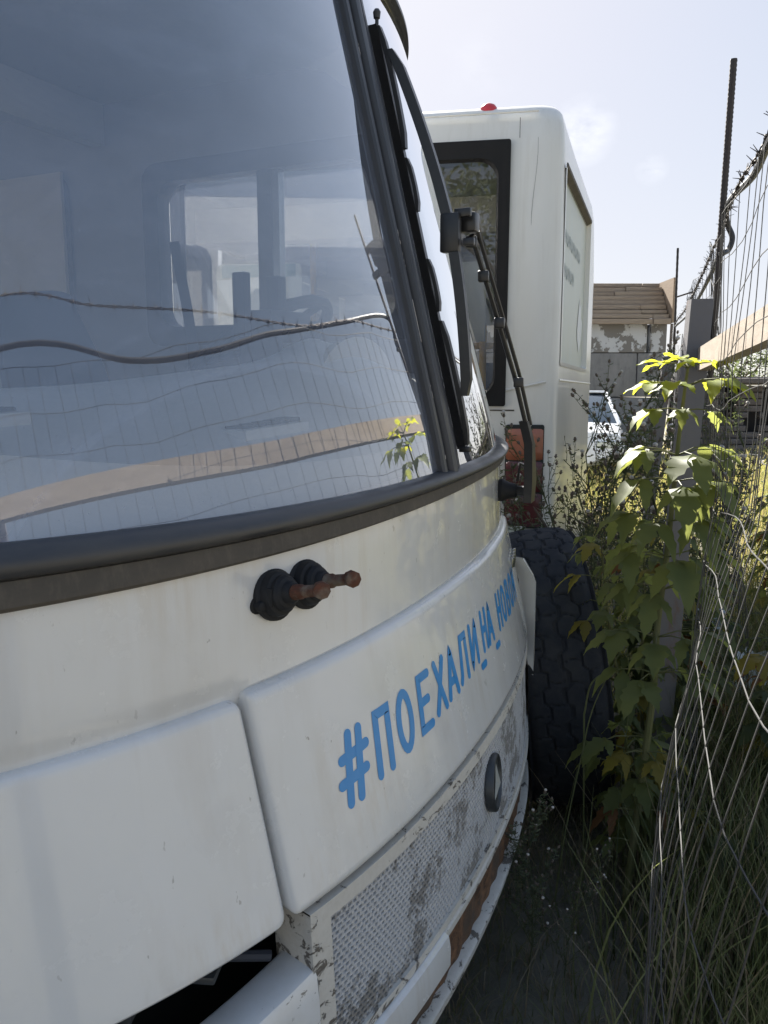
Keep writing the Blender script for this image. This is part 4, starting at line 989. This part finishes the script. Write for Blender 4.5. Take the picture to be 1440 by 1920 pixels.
# barbed wire and cable
def barbed(pts,n,name,label):
    C=crom(pts,n); m=MB(); acc=0; tot=0; r_=.0045
    C2=[]; 
    for a,b in zip(C[:-1],C[1:]):
        k=max(1,int((b-a).length/.012)); C2+=[a.lerp(b,i/k) for i in range(k)]
    for s_ in (0,math.pi):
        P=[]
        for i,p in enumerate(C2):
            t=(C2[min(i+1,len(C2)-1)]-C2[max(i-1,0)]).normalized(); u_=t.cross(Vector((0,0,1))).normalized(); v_=u_.cross(t); a=i*.9+s_
            P.append(p+(u_*math.cos(a)+v_*math.sin(a))*r_*.55)
        m.tube(P,.0018,'barb',5,False)
    i=3; rn_=random.Random(3)
    while i<len(C2)-2:
        t=(C2[i+1]-C2[i]).normalized()
        for k in range(4):
            d=Vector((rn_.uniform(-1,1),rn_.uniform(-1,1),rn_.uniform(-1,1))); d=(d-t*d.dot(t)*.8).normalized()
            m.tube([C2[i]-d*.004,C2[i]+d*.022],[.0017,.0006],'barb',4,False)
        ring_=[C2[i]+t*(q*.002-.008)+ (t.cross(Vector((0,0,1))).normalized()*math.cos(q*1.3)+t.cross(t.cross(Vector((0,0,1)))).normalized()*math.sin(q*1.3))*.005 for q in range(9)]
        m.tube(ring_,.0016,'barb',4,False)
        i+=int(rn_.uniform(6,9))
    m.build(name,label=label,cat='barbed wire',origin=pts[3])
barbed([(-.75,-3.2,2.0),(-.10,-1.2,2.52),(.33,.20,2.33),(.47,.70,2.15),(.60,1.15,2.04),at(1436,262,1.62),at(1386,345,2.0),at(1354,428,2.42),at(1310,530,3.6),at(1285,580,5.6),at(1266,608,6.9),at(1262,640,8.2)],8,'barbed_wire','rusty barbed wire strand strung from rod to rod above the mesh')
def cable(pts,r_,name,label,origin):
    m=MB(); m.tube(crom(pts,8),r_,'cable',8); m.build(name,label=label,cat='cable',origin=origin)
cable([(-.75,-3.2,1.9),(-.10,-1.2,2.28),(.33,.22,2.17),(.49,.79,1.97),(.585,1.13,1.925),(.68,1.42,1.94),at(1440,272,1.62),at(1412,330,1.95),at(1375,368,2.28),at(1362,392,2.42),at(1364,420,2.46),at(1373,445,2.46),at(1366,468,2.46),at(1348,482,2.48),at(1330,520,3.2),at(1308,562,4.6),at(1290,590,6.0),at(1266,612,6.9)],.0085,'cable','thick black cable looping behind the ribbed rod and along the mesh top',at(1375,368,2.28))
# ================================================================ BACKGROUND
def world_px(px,py,Y): return at(px,py,Y)
# concrete shed with slumped boarded roof edge
cs=thing('concrete_shed',(5.8,18,0),0,'grey concrete block shed with peeling plaster band and a boarded brown roof','building')
Y0=18.0; xr=at(1249,620,Y0).x; xl=-1.0
ze=at(1200,607,Y0).z; zt=at(1200,524,Y0).z; zb=at(1200,662,Y0).z
m=MB(); 
def wallbox(x0,x1,y0,y1,z0,z1,mm): m.box(((x0+x1)/2,(y0+y1)/2,(z0+z1)/2),((x1-x0)/2,(y1-y0)/2,(z1-z0)/2),mm,bev=.02)
zk=at(1200,745,Y0).z
wallbox(xl,xr-.62,Y0,Y0+4,zk+.01,zb,'concrete'); wallbox(xr-.60,xr,Y0,Y0+4,zk+.01,zb,'concrete')
wallbox(xl,xr,Y0+.0,Y0+4,0,zk-.01,'concrete'); m.build('wall',cs)
m=MB(); wallbox(xl,xr-.42,Y0-.01,Y0+4,zb+.012,ze,'plaster_peel'); wallbox(xr-.34,xr+.02,Y0-.01,Y0+4,zb+.012,ze,'plaster_peel'); m.build('plaster_band',cs)
m=MB(); nb=9; rnd0=random.Random(9)
for k in range(nb):
    a=lerp(ze-.02,zt,k/nb); b=lerp(ze-.02,zt,(k+1)/nb)-.012; yo=.9*k/nb
    xx_=xl
    while xx_<xr:
        e_=min(xr-.03*rnd0.random(),xx_+rnd0.uniform(1.2,3.2)); j_=rnd0.uniform(-.03,.03)
        m.box(((xx_+e_)/2,Y0-.25+yo+j_,(a+b)/2+rnd0.uniform(-.012,.012)),((e_-xx_)/2-.004,.05,(b-a)/2+rnd0.uniform(-.01,.014)),'weather_board',bev=.008); xx_=e_+.001 if e_<xr-.1 else xr
m.box(((xl+xr)/2+.02,Y0+2.4,(ze+zt)/2+.1),((xr-xl)/2,1.6,(zt-ze)/2-.12),'weather_board')
m.box((xr+.03,Y0+.3,(ze+zt)/2),(.03,.62,(zt-ze)/2),'timber'); m.build('roof',cs)
# pipe / small antenna bracket on the corner
m=MB(); m.tube([(xr+.02,Y0,3.5),(xr+.5,Y0-.1,3.65)],.018,'barb',6); m.tube([(xr+.10,Y0,1.2),(xr+.12,Y0,ze)],.03,'old_logs',6); m.build('downpipe',cs)
# parked car (only its front end peeps out from behind the far bus)
def car(cx,cy,rz,label):
    t=thing('parked_car',(cx,cy,0),rz,label,'car'); M=ROOTM[t]; T=lambda p:M@Vector(p)
    st=[(-2.1,.55,.62,.70),(-2.0,.45,.85,.78),(-1.3,.40,.95,.84),(-.6,.40,.98,.86),(.0,.40,1.0,.86),(1.2,.40,.97,.86),(1.9,.45,.90,.80),(2.1,.55,.75,.70)]
    m=MB(T); P=[]
    for x,zl_,zh,w_ in st:
        P.append([(x,y*w_,z) for y,z in ((-1,zl_),(-1.03,(zl_+zh)/2),(-.98,zh-.08),(-.88,zh),(0,zh+.03),(.88,zh),(.98,zh-.08),(1.03,(zl_+zh)/2),(1,zl_),(0,.3))])
    m.grid(P,'car_paint',closev=True); m.add(P[0],[tuple(range(10))],'car_paint'); m.add(P[-1],[tuple(range(10))],'car_paint'); m.build('body',t,smooth=50)
    m=MB(T); cab=[(-.95,.95,.80),(-.35,1.38,.62),(.0,1.45,.60),(.9,1.44,.60),(1.6,1.02,.76)]
    m.grid([[(x,-w_*1.02,.93),(x,-w_,z),(x,0,z+.03),(x,w_,z),(x,w_*1.02,.93)] for x,z,w_ in cab],'car_glass'); m.build('windows',t,smooth=40)
    m=MB(T); m.box((.42,0,1.475),(.62,.60,.02),'car_paint',bev=.015)
    for sg in(-1,1):
        m.tube([(-.97,sg*.80,.95),(-.36,sg*.63,1.40),(0,sg*.615,1.47),(.9,sg*.615,1.46),(1.62,sg*.77,1.02)],.035,'car_paint',6); m.tube([(.3,sg*.83,.95),(.3,sg*.62,1.45)],.03,'car_paint',6)
    m.build('roof',t)
    for sg in(-1,1):
        m=MB(T); m.box((-.62,sg*.98,1.02),(.07,.11,.065),'car_glass',bev=.02); m.build('mirror',t)
        for x in(-1.35,1.35):
            m=MB(T); m.lathe((x,sg*.62,.32),(0,sg,0),[(0,.2),(.02,.31),(.1,.32),(.2,.31),(.22,.19),(.20,.12)],'tyre',20); m.build('wheel',t)
        m=MB(T); m.box((-2.06,sg*.55,.68),(.04,.16,.06),'poster',bev=.02); m.build('headlight',t)
    return t
cpx=at(1118,760,13.5)
car(cpx.x-.35,14.0,R(78),'white car parked in front of the concrete shed, half hidden by the far bus')
# low wrecked log building beyond the mesh
lw=thing('ruined_building',(11,20,0),0,'long low ruined brown building with dark gaps, beyond the mesh fence','building')
m=MB(); Yw=20.0; zt2=at(1380,722,Yw).z; x0=at(1318,700,Yw).x-.6; x1=x0+30; rnd=random.Random(5); nlog=10; gaps=[(x0+1.1,x0+1.45,.9,1.6),(x0+2.1,x0+2.5,.7,1.75),(x0+3.4,x0+4.2,.5,1.6),(x0+5.6,x0+6.2,0.3,1.7),(x0+1.7,x0+1.95,.5,.9)]
m.box(((x0+x1)/2,Yw+.6,.8),((x1-x0)/2,.05,.8),'dark_opening')
for k in range(nlog):
    za=zt2*k/nlog; zb_=zt2*(k+1)/nlog-.02; segs=[(x0,x1)]
    for ga,gb,g0,g1 in gaps:
        if zb_>g0 and za<g1:
            ns=[]
            for a,b in segs:
                if a<ga<b: ns.append((a,ga+rnd.uniform(-.1,.1)))
                if a<gb<b: ns.append((gb+rnd.uniform(-.1,.1),b))
                if not(a<ga<b) and not(a<gb<b): ns.append((a,b))
            segs=ns
    for a,b in segs:
        x=a
        while x<b-.05:
            e=min(b,x+rnd.uniform(1.0,3.5)); m.box(((x+e)/2,Yw+rnd.uniform(-.04,.04),(za+zb_)/2),((e-x)/2-.01,.10,(zb_-za)/2),'old_logs',bev=.02); x=e
m.build('wall',lw)
m=MB(); m.box(((x0+x1)/2,Yw+.2,zt2+.10),((x1-x0)/2+.2,.7,.06),'old_logs',bev=.02); m.box(((x0+x1)/2,Yw+2.2,zt2+.12),((x1-x0)/2,1.6,.09),'concrete'); m.build('roof',lw)
# ---- foliage builders
LEAF1=[(0,0),(.10,.13),(.22,.27),(.32,.30),(.36,.22),(.50,.34),(.56,.22),(.70,.24),(.76,.13),(.88,.08),(1,0)]
LEAF2=[(0,0),(.12,.10),(.25,.20),(.40,.26),(.52,.24),(.58,.19),(.70,.20),(.80,.12),(.90,.07),(1,0)]
LEAF3=[(0,0),(.08,.14),(.20,.24),(.30,.20),(.42,.30),(.50,.20),(.62,.25),(.70,.15),(.82,.14),(.90,.05),(1,0)]
LRND=random.Random(77)
def leaflet(mb,base,d,nrm,ln,wd,mm,droop=.35,fold=.25,curl=0):
    LEAF=LRND.choice((LEAF1,LEAF2,LEAF3)); wd=wd*LRND.uniform(.75,1.0); ln=ln*LRND.uniform(.8,1.08); fold=fold+LRND.uniform(-.1,.35); ph=LRND.uniform(0,6)
    d=Vector(d).normalized(); nrm=Vector(nrm); nrm=(nrm-d*nrm.dot(d)); nrm=nrm.normalized() if nrm.length>1e-5 else d.orthogonal().normalized()
    sd_=d.cross(nrm); L_=[];M_=[];R_=[]
    j=noise.noise(Vector(base)*31)*.15
    for t,w_ in LEAF:
        p=Vector(base)+d*ln*t*(1-.10*t*droop)-Vector((0,0,1))*ln*droop*t*t*.8+nrm*ln*.05*math.sin(t*3)
        M_.append(p); ww_=w_*wd*(1+j)
        L_.append(p+sd_*ww_*ln+nrm*ww_*ln*fold-Vector((0,0,1))*ww_*ln*.25+nrm*ln*.035*math.sin(t*13+ph)); R_.append(p-sd_*ww_*ln+nrm*ww_*ln*fold-Vector((0,0,1))*ww_*ln*.25+nrm*ln*.035*math.sin(t*11+ph+1))
    mb.grid([L_,M_,R_],mm)
def compound(mb,ms,base,d,size,mm,rnd,n=3,droop=.45):
    d=Vector(d).normalized(); pet=[Vector(base),Vector(base)+d*size*.5+Vector((0,0,.02*size)),Vector(base)+d*size-Vector((0,0,.10*size))]
    ms.tube(pet,[.0022,.0018,.0012],'stem_green',5,False)
    tip=pet[-1]; up=Vector((0,0,1))
    sd_=d.cross(up); sd_=sd_.normalized() if sd_.length>.05 else Vector((1,0,0))
    leaflet(mb,tip,d+Vector((0,0,-.25-droop*.5)),up,size*rnd.uniform(.95,1.2),rnd.uniform(1.0,1.25),mm,droop+rnd.uniform(-.15,.25))
    for sg in(-1,1):
        if n>=3: leaflet(mb,tip-d*size*.06,d*.55+sd_*sg*.85+Vector((0,0,-.2-droop*.5)),up,size*rnd.uniform(.75,1.0),rnd.uniform(.95,1.25),mm,droop+rnd.uniform(-.15,.3))
        if n>=5: leaflet(mb,tip-d*size*.45,d*.3+sd_*sg+Vector((0,0,-.2-droop*.4)),up,size*rnd.uniform(.6,.8),rnd.uniform(.9,1.1),mm,droop)
rnd=random.Random(11)
# ---- box-elder sapling in front of the post (whorls placed up the stem)
YS=2.08
stem=[at(x,y,Y) for x,y,Y in ((1290,690,YS),(1283,740,YS),(1272,830,YS),(1262,930,YS),(1248,1060,YS-.02),(1232,1180,YS-.05),(1222,1320,YS-.08))]
s0=stem[-1].copy(); s0.z=0; s0.x-=.05; stem.append(Vector((s0.x,s0.y,-.02)))
sap=thing('maple_sapling',(s0.x,s0.y,0),0,'tall leafy maple sapling in front of the steel post, its top leaves bright yellow-green','sapling')
SC_=crom(stem,8); ms=MB(); ml=MB()
ms.tube(SC_,[lerp(.0035,.011,i/len(SC_)) for i in range(len(SC_))],'stem_green',8)
def stem_at(y):
    best=min(SC_,key=lambda p:abs(960-FPX*((p.y*math.sin(R(PITCH))+(p.z-H)*math.cos(R(PITCH)))/(p.y*math.cos(R(PITCH))-(p.z-H)*math.sin(R(PITCH))))-y)); return best
def whorl(y,dirs,size,mm,droop=.45,n=3):
    b=stem_at(y)
    for a,el in dirs: compound(ml,ms,b,Vector((math.cos(R(a)),math.sin(R(a)),el)),size*rnd.uniform(.9,1.12),mm,rnd,n,droop)
whorl(692,[(185,.30),(-5,.35),(262,.3),(80,.5),(225,.45)],.074,'leaf_young',.10)
whorl(722,[(178,.25),(358,.30),(235,.2),(300,.3),(20,.25)],.094,'leaf_young',.28)
whorl(775,[(190,.15),(350,.1),(250,.2)],.080,'leaf_green',.5)
whorl(850,[(172,.35),(195,.25),(15,.35),(342,.30),(270,.2)],.098,'leaf_green',.55)
whorl(900,[(200,.2),(340,.2),(260,.1),(300,.2)],.10,'leaf_green',.65)
whorl(970,[(175,.3),(5,.3),(230,.2),(320,.25),(285,.2)],.10,'leaf_green',.6)
whorl(1040,[(190,.25),(350,.3),(265,.2),(130,.3)],.10,'leaf_green',.6)
whorl(1110,[(185,.3),(10,.3),(240,.2),(330,.3),(80,.3)],.10,'leaf_green',.6)
whorl(1190,[(178,.3),(355,.3),(250,.2),(300,.3)],.10,'leaf_green',.6)
whorl(1260,[(190,.3),(5,.2),(230,.2),(320,.3)],.095,'leaf_green',.6)
whorl(1400,[(200,.2),(330,.2),(270,.2)],.07,'leaf_yellow',.6)
whorl(1520,[(180,.2),(350,.2)],.06,'leaf_brown',.7)
whorl(1600,[(170,.2),(300,.2)],.06,'leaf_green',.6)
ms.build('stem',sap); ml.build('leaves',sap,smooth=60)
# ---- other maple shoots beyond the mesh, lower right
def shoot(x,y,h,mm,label,nw=8,size=.09,lean=(0,0),seed=1,name='maple_shoot'):
    rr=random.Random(seed); t=thing(name,(x,y,0),0,label,'shrub'); a=MB();b=MB()
    for br in range(3):
        dx,dy=rr.uniform(-.22,.22),rr.uniform(-.22,.22); hh=h*rr.uniform(.7,1)
        P=crom([(x,y,0),(x+dx*.4+lean[0]*.3,y+dy*.4+lean[1]*.3,hh*.4),(x+dx*.8+lean[0]*.7,y+dy*.8+lean[1]*.7,hh*.75),(x+dx+lean[0],y+dy+lean[1],hh)],6)
        a.tube(P,[lerp(.008,.002,i/len(P)) for i in range(len(P))],'stem_green',6)
        for k in range(nw):
            q=P[min(len(P)-1,int(len(P)*(.2+.8*(k+1)/nw)))]; a0=rr.uniform(0,360)
            for j in range(3): compound(b,a,q,Vector((math.cos(R(a0+120*j)),math.sin(R(a0+120*j)),.2)),size*rr.uniform(.7,1.1),mm if rr.random()>.2 else ('leaf_yellow' if rr.random()>.3 else 'leaf_brown'),rr,3,.5)
    a.build('stem',t); b.build('leaves',t,smooth=60)
shoot(1.62,3.05,1.00,'leaf_green','leafy green shrub just beyond the mesh, right of the steel post',seed=2)
shoot(1.95,3.7,1.05,'leaf_green','broad leafy shrub further back beyond the mesh at the right edge',seed=3)
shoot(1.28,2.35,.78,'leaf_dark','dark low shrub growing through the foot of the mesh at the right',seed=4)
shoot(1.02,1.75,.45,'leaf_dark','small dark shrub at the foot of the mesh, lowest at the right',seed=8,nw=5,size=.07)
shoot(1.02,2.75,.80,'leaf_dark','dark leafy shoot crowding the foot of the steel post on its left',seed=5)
shoot(.80,2.25,.62,'leaf_green','low leafy shoot at the left foot of the tall sapling',seed=9,nw=6,size=.08)
shoot(.86,2.45,1.05,'leaf_green','slender leafy maple shoot close to the left of the tall sapling',seed=12,nw=9,size=.075)
shoot(1.10,2.62,1.12,'leaf_green','leafy maple shoot pressed against the steel post behind the tall sapling',seed=13,nw=9,size=.08)
shoot(2.6,4.6,1.2,'leaf_green','tallest leafy shrub beyond the mesh, in sunlight',seed=6)
# ---- thistles
def head_mesh(fl):
    b=MB(); d=Vector((0,0,1)); b.lathe((0,0,-.004),d,[(0,.002),(.004,.0065),(.010,.0085),(.016,.007),(.020,.005),(.024,.0065)],'thistle_head',7)
    for k in range(9):
        dd=Vector((math.cos(k*2.4),math.sin(k*2.4),.7-k*.15)).normalized(); c=d*.009; b.add([c+dd*.006,c+dd*.016,c+dd*.006+dd.orthogonal()*.002],[(0,1,2)],'thistle_head')
    if fl: b.lathe(d*.018,d,[(0,.003),(.008,.011),(.014,.012),(.020,.006)],'fluff',6)
    o=b.build('flower_head',smooth=60); me=o.data; bpy.data.objects.remove(o); return me
HEAD=head_mesh(0); HEADF=head_mesh(1)
def make_thistle(seed,h=1.0,dense=1.0):
    rr=random.Random(seed); r_=bpy.data.objects.new('thistle',None); COL.objects.link(r_); ROOTM[r_]=Matrix.Identity(4)
    a=MB();heads=[]
    def spike(q,d,l): 
        s_=d.orthogonal().normalized(); n_=d.cross(s_)
        a.add([q,q+d*l*.35+s_*l*.16,q+d*l*.45-s_*l*.02,q+d*l*.7+s_*l*.10+n_*.1*l,q+d*l,q+d*l*.5-s_*l*.16],[(0,1,2),(2,3,4),(0,2,5),(2,4,5)],'thistle_green')
    def branch(p,d,l,r,lv):
        P=[p]; n=6
        for k in range(n):
            d=(d+Vector((rr.uniform(-.16,.16),rr.uniform(-.16,.16),rr.uniform(.0,.16)))).normalized(); P.append(P[-1]+d*l/n)
        a.tube(P,[lerp(r,r*.45,i/n) for i in range(n+1)],'thistle_green',5,False)
        for i in range(1,n):
            for _ in range(int((3 if lv==0 else 2)*dense)):
                dd=Vector((rr.uniform(-1,1),rr.uniform(-1,1),rr.uniform(-.2,.6))).normalized(); spike(P[i].lerp(P[i+1],rr.random()),dd,rr.uniform(.025,.06)*(1.4 if lv==0 else .8))
        if lv<2:
            for i in range(2 if lv==0 else 1,n+1):
                for _ in range(2 if lv==0 else 1):
                    a_=rr.uniform(0,6.28); branch(P[i],(d*.9+Vector((math.cos(a_),math.sin(a_),.3))*.75).normalized(),l*rr.uniform(.28,.42)*(1.15-.3*i/n),r*.55,lv+1)
        if lv>=1:
            heads.append((P[-1],d.copy()))
    branch(Vector((0,0,0)),Vector((0,0,1)),h,.007,0)
    a.build('stem',r_,smooth=60)
    rr.shuffle(heads)
    for q,d in heads[:95]:
        o=bpy.data.objects.new('flower_head',HEAD if rr.random()>.1 else HEADF); COL.objects.link(o); o.parent=r_; o.location=q; o.rotation_euler=d.to_track_quat('Z','Y').to_euler()
    return r_
protos=[make_thistle(21,1.30,.9),make_thistle(22,1.15,1.0),make_thistle(23,1.4,.7),make_thistle(24,1.0,1.1)]
tl=[(1085,3.35,1.17,0,'spiky thistle rising against the rear corner of the far bus above the tyre'),
(1160,3.75,1.22,1,'dry thistle with many round heads between the far bus and the sapling'),
(1118,4.3,1.30,2,'thin thistle in front of the white parked car'),
(1185,4.1,1.45,0,'tallest thistle, left of the sapling, crossing the concrete shed'),
(1215,3.4,1.10,3,'bushy dark thistle close behind the sapling'),
(1310,3.3,1.0,3,'low bushy thistle low down behind the steel post'),
(1345,3.5,1.38,1,'thistle with brown heads just right of the steel post'),
(1385,4.0,1.35,2,'thistle beyond the mesh with heads crossing the ruined building'),
(1235,4.8,1.45,2,'thistle behind the steel post'),
(1130,5.0,1.15,0,'sunlit thistle at the foot of the far bus side'),
(1055,3.05,.98,3,'short thistle standing behind the top of the tyre'),
(1025,1.75,.40,3,'small pale thistle on the dark ground in front of the bumper'),
(1100,1.72,.36,0,'second small pale thistle on the dark ground, nearer the mesh')]
first=set()
for px,Y,hh,k,lab in tl:
    base={0:1.30,1:1.15,2:1.4,3:1.0}[k]
    if k in first: o=copy_tree(protos[k])
    else: o=protos[k]; first.add(k)
    p=at(px,740,Y); o.location=(p.x,p.y,0); s_=hh/base/1.13; o.scale=(s_,s_,s_); o.rotation_euler=(0,0,rnd.uniform(0,6.28))
    setp(o,lab,'thistle','thistles among the weeds')
# grass-like seed spike near the tyre
m=MB(); gp=[at(1075,1080,2.95),at(1050,1035,2.95),at(1022,985,2.95),at(1000,950,2.95)]; gpg=Vector((gp[0].x+.08,gp[0].y,0))
m.tube(crom([gpg]+gp[:2],6),.0015,'stem_green',5); m.tube(crom(gp[1:],8),[.002]+[.006]*15+[.001],'thistle_head',7,True) if False else m.tube(crom(gp[1:],8),[.002,.005,.006,.007,.007,.007,.007,.006,.006,.006,.005,.005,.005,.004,.004,.003,.001],'thistle_head',7)
m.build('seed_spike',label='single brown grass spike leaning over the top of the tyre',cat='plant',origin=gpg)
# ---- grass
def blades(name,label,count,region,hr,wr,mats,seed,bend=.5,kind='stuff',cat=None,seg=4,zoff=0):
    rr=random.Random(seed); m=MB(); n=0
    while n<count:
        x,y=region(rr)
        if x is None: continue
        h=rr.uniform(*hr)*(.6+.8*abs(noise.noise(Vector((x*1.3,y*1.3,4))))); w_=rr.uniform(*wr); a=rr.uniform(0,6.283); b=rr.uniform(.1,bend)*h; ca,sa=math.cos(a),math.sin(a); c2=rr.uniform(0,6.28)
        dx,dy=math.cos(c2)*w_,math.sin(c2)*w_; P=[]
        z0=gz(x,y)-.01 if abs(x)<8 and y<16 else -.02
        kx=rr.uniform(-.04,.04)*h
        for k in range(seg+1):
            t=k/seg; q=(x+ca*b*t*t+kx*math.sin(t*5),y+sa*b*t*t,z0+h*t*(1-.25*bend*t)); ww_=(1-t)**.6 if k<seg else .05
            P.append([(q[0]-dx*ww_,q[1]-dy*ww_,q[2]),(q[0]+dx*ww_,q[1]+dy*ww_,q[2])])
        m.grid(P,mats[int(rr.random()*len(mats))]); n+=1
    return m.build(name,label=label,cat=cat or 'grass',kind=kind,smooth=0)
def bus_side(x,y,mar=.05):   # True if on the bus side of the corridor
    # near bus front plane
    dx,dy=x-CX,y-CY; fx=dx*FX+dy*FY; s_=dx*UX+dy*UY
    if fx<-.05 and abs(s_)<1.2: return True
    if y>3.9 and y<11 and x<KX+(y-KY)*(.33/.944 if y<5.7 else .33/.944*0)+( .64+(y-5.7)*.22 if y>=5.7 else 0)+mar: return True
    return False
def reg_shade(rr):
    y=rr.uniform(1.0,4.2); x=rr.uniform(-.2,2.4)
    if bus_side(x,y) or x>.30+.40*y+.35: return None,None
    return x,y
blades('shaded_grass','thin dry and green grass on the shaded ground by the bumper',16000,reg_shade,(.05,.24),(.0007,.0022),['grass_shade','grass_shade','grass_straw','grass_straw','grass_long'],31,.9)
def reg_long(rr):
    y=rr.uniform(1.25,3.6); c=.30+.36*y; x=c+rr.gauss(-.02,.15)
    if bus_side(x,y) or (x-.62)**2*6+(y-2.8)**2<.28: return None,None
    return x,y
blades('tall_grass','tall grass and stalks along the foot of the mesh fence',4200,reg_long,(.35,.95),(.0012,.0035),['grass_long','grass_shade','grass_long','grass_straw','leaf_dark'],32,.45,seg=6)
def reg_mid(rr):
    y=rr.uniform(3.4,14); x=rr.uniform(.9,8)
    if bus_side(x,y): return None,None
    return x,y
blades('dry_weeds','dense sunlit dry yellow grass and weeds between the buses and the ruins',15000,reg_mid,(.25,.80),(.003,.008),['grass_dry','grass_dry','grass_yellowgreen','grass_yellowgreen','grass_long'],33,.6,seg=3)
def reg_far(rr):
    y=14+26*rr.random()**1.5; x=rr.uniform(-6,26); return x,y
blades('far_field','far dry grass field around the ruins and behind the shed',9000,reg_far,(.2,.5),(.01,.03),['grass_dry','grass_dry','grass_yellowgreen'],34,.6,seg=2)
def reg_back(rr):
    y=rr.uniform(-9,1.6); x=rr.uniform(.4,9)
    if x<.75+.3*y: return None,None
    return x,y
blades('roadside_grass','dry grass beyond the mesh beside the camera',4200,reg_back,(.08,.25),(.003,.008),['grass_dry','grass_yellowgreen','grass_long'],35,.6,seg=3)
# low broken weeds: leafy ground layer beyond the mesh
def reg_bey(rr):
    y=rr.uniform(1.5,4.6); x=.40+.36*y+.06+abs(rr.gauss(0,.45)); return x,y
blades('weeds_beyond_mesh','tall yellow-green weeds crowding just beyond the mesh fence',3600,reg_bey,(.35,1.0),(.001,.0035),['grass_yellowgreen','grass_long','grass_straw','leaf_dark','grass_shade'],37,.5,seg=5)
rr=random.Random(44); m=MB(); mm_=MB()
for k in range(2200):
    y=rr.uniform(1.6,5.5); x=.45+.36*y+abs(rr.gauss(0,.8))-.05
    if bus_side(x,y): continue
    z=rr.random()**1.4*.95; leaflet(m,(x,y,z),(rr.uniform(-1,1),rr.uniform(-1,1),rr.uniform(-.2,.3)),(0,0,1),rr.uniform(.022,.06),1.0,rr.choice(['leaf_green','leaf_dark','leaf_green','leaf_yellow','leaf_dark']),.4)
m.build('leafy_ground_cover',label='leafy weeds covering the ground beyond the mesh fence',cat='weeds',kind='stuff',smooth=60)
# long curved stalks in front of the tyre
stk=[([(1180,1190),(1115,1320),(1090,1420),(1060,1560),(1040,1690)],2.0),([(1310,1000),(1290,1300),(1270,1500),(1215,1700)],1.9),([(1175,1190),(1180,1320),(1165,1480),(1190,1650)],2.1),([(1095,1340),(1110,1280),(1150,1260),(1180,1290)],2.1)]
for i,(pl,Y) in enumerate(stk):
    P=crom([at(x,y,Y) for x,y in pl],8); m=MB(); b=P[-1] if P[-1].z<P[0].z else P[0]; g_=Vector((b.x+.02,b.y,0)); 
    P2=P if P[-1].z<P[0].z else P[::-1]; P2=P2+[g_]
    m.tube(P2,[lerp(.0012,.003,k/len(P2)) for k in range(len(P2))],'grass_long',5)
    m.build('grass_stalk',label=['long bent pale stalk looping in front of the tyre','tall straight stalk beside the sapling stem','dry stalk along the right edge of the tyre','small hooked stalk in front of the lower tyre'][i],cat='stalk',group='long grass stalks by the tyre',origin=g_)
# litter
def scrap(c,s_,seed,label):
    rr=random.Random(seed); m=MB(); P=[]
    for i in range(6):
        P.append([Vector(c)+Vector(((i-2.5)*s_*.3+rr.uniform(-.1,.1)*s_,rr.uniform(-.25,.25)*s_,(j-2.5)*s_*.32+rr.uniform(-.15,.15)*s_)) for j in range(6)])
    m.grid(P,'litter'); m.build('plastic_scrap',label=label,cat='litter',origin=c,smooth=0)
scrap(at(1408,1255,3.0),.10,1,'crumpled white plastic scrap caught in the weeds, rightmost')
scrap(at(1332,1170,3.3),.09,2,'pale blue-white plastic scrap behind the mesh left of the other scrap')
# ---- trees beyond
def tree(x,y,h,cr,seed,label,mm='leaf_dark',n=1500,ls=.35):
    rr=random.Random(seed); t=thing('tree',(x,y,0),0,label,'tree'); m=MB()
    m.tube(crom([(x,y,0),(x+.1,y,h*.3),(x-.1,y,h*.6),(x,y,h*.85)],5),[lerp(.22,.05,i/15) for i in range(16)],'bark',8)
    cl=[]
    for k in range(16):
        a=rr.uniform(0,6.28); r_=cr*rr.uniform(.2,.8); c=Vector((x+math.cos(a)*r_,y+math.sin(a)*r_,h*rr.uniform(.45,.95))); cl.append((c,cr*rr.uniform(.25,.45))); m.tube([(x,y,h*rr.uniform(.3,.6)),c],[.06,.02],'bark',5)
    m.build('trunk',t); m=MB()
    for k in range(n):
        c,r_=rr.choice(cl); d=Vector((rr.gauss(0,1),rr.gauss(0,1),rr.gauss(0,.8))).normalized()*r_*rr.random()**.4; p=c+d
        a=Vector((rr.gauss(0,1),rr.gauss(0,1),rr.gauss(0,1))).normalized(); b=a.orthogonal().normalized(); s_=ls*rr.uniform(.5,1)
        m.add([p-a*s_*.5,p+b*s_*.25,p+a*s_*.5,p-b*s_*.25],[(0,1,2,3)],mm)
    m.build('crown',t,smooth=0)
c=at(1390,700,48); tree(c.x,48,4.1,3.2,1,'bushy dark green tree on the horizon above the ruined building')
c=at(1440,700,60); tree(c.x+1.5,60,4.0,3.5,2,'smaller tree on the horizon at the right edge')
tree(-7,-34,13,6,5,'tall tree far behind the camera','leaf_green',3000,.5)
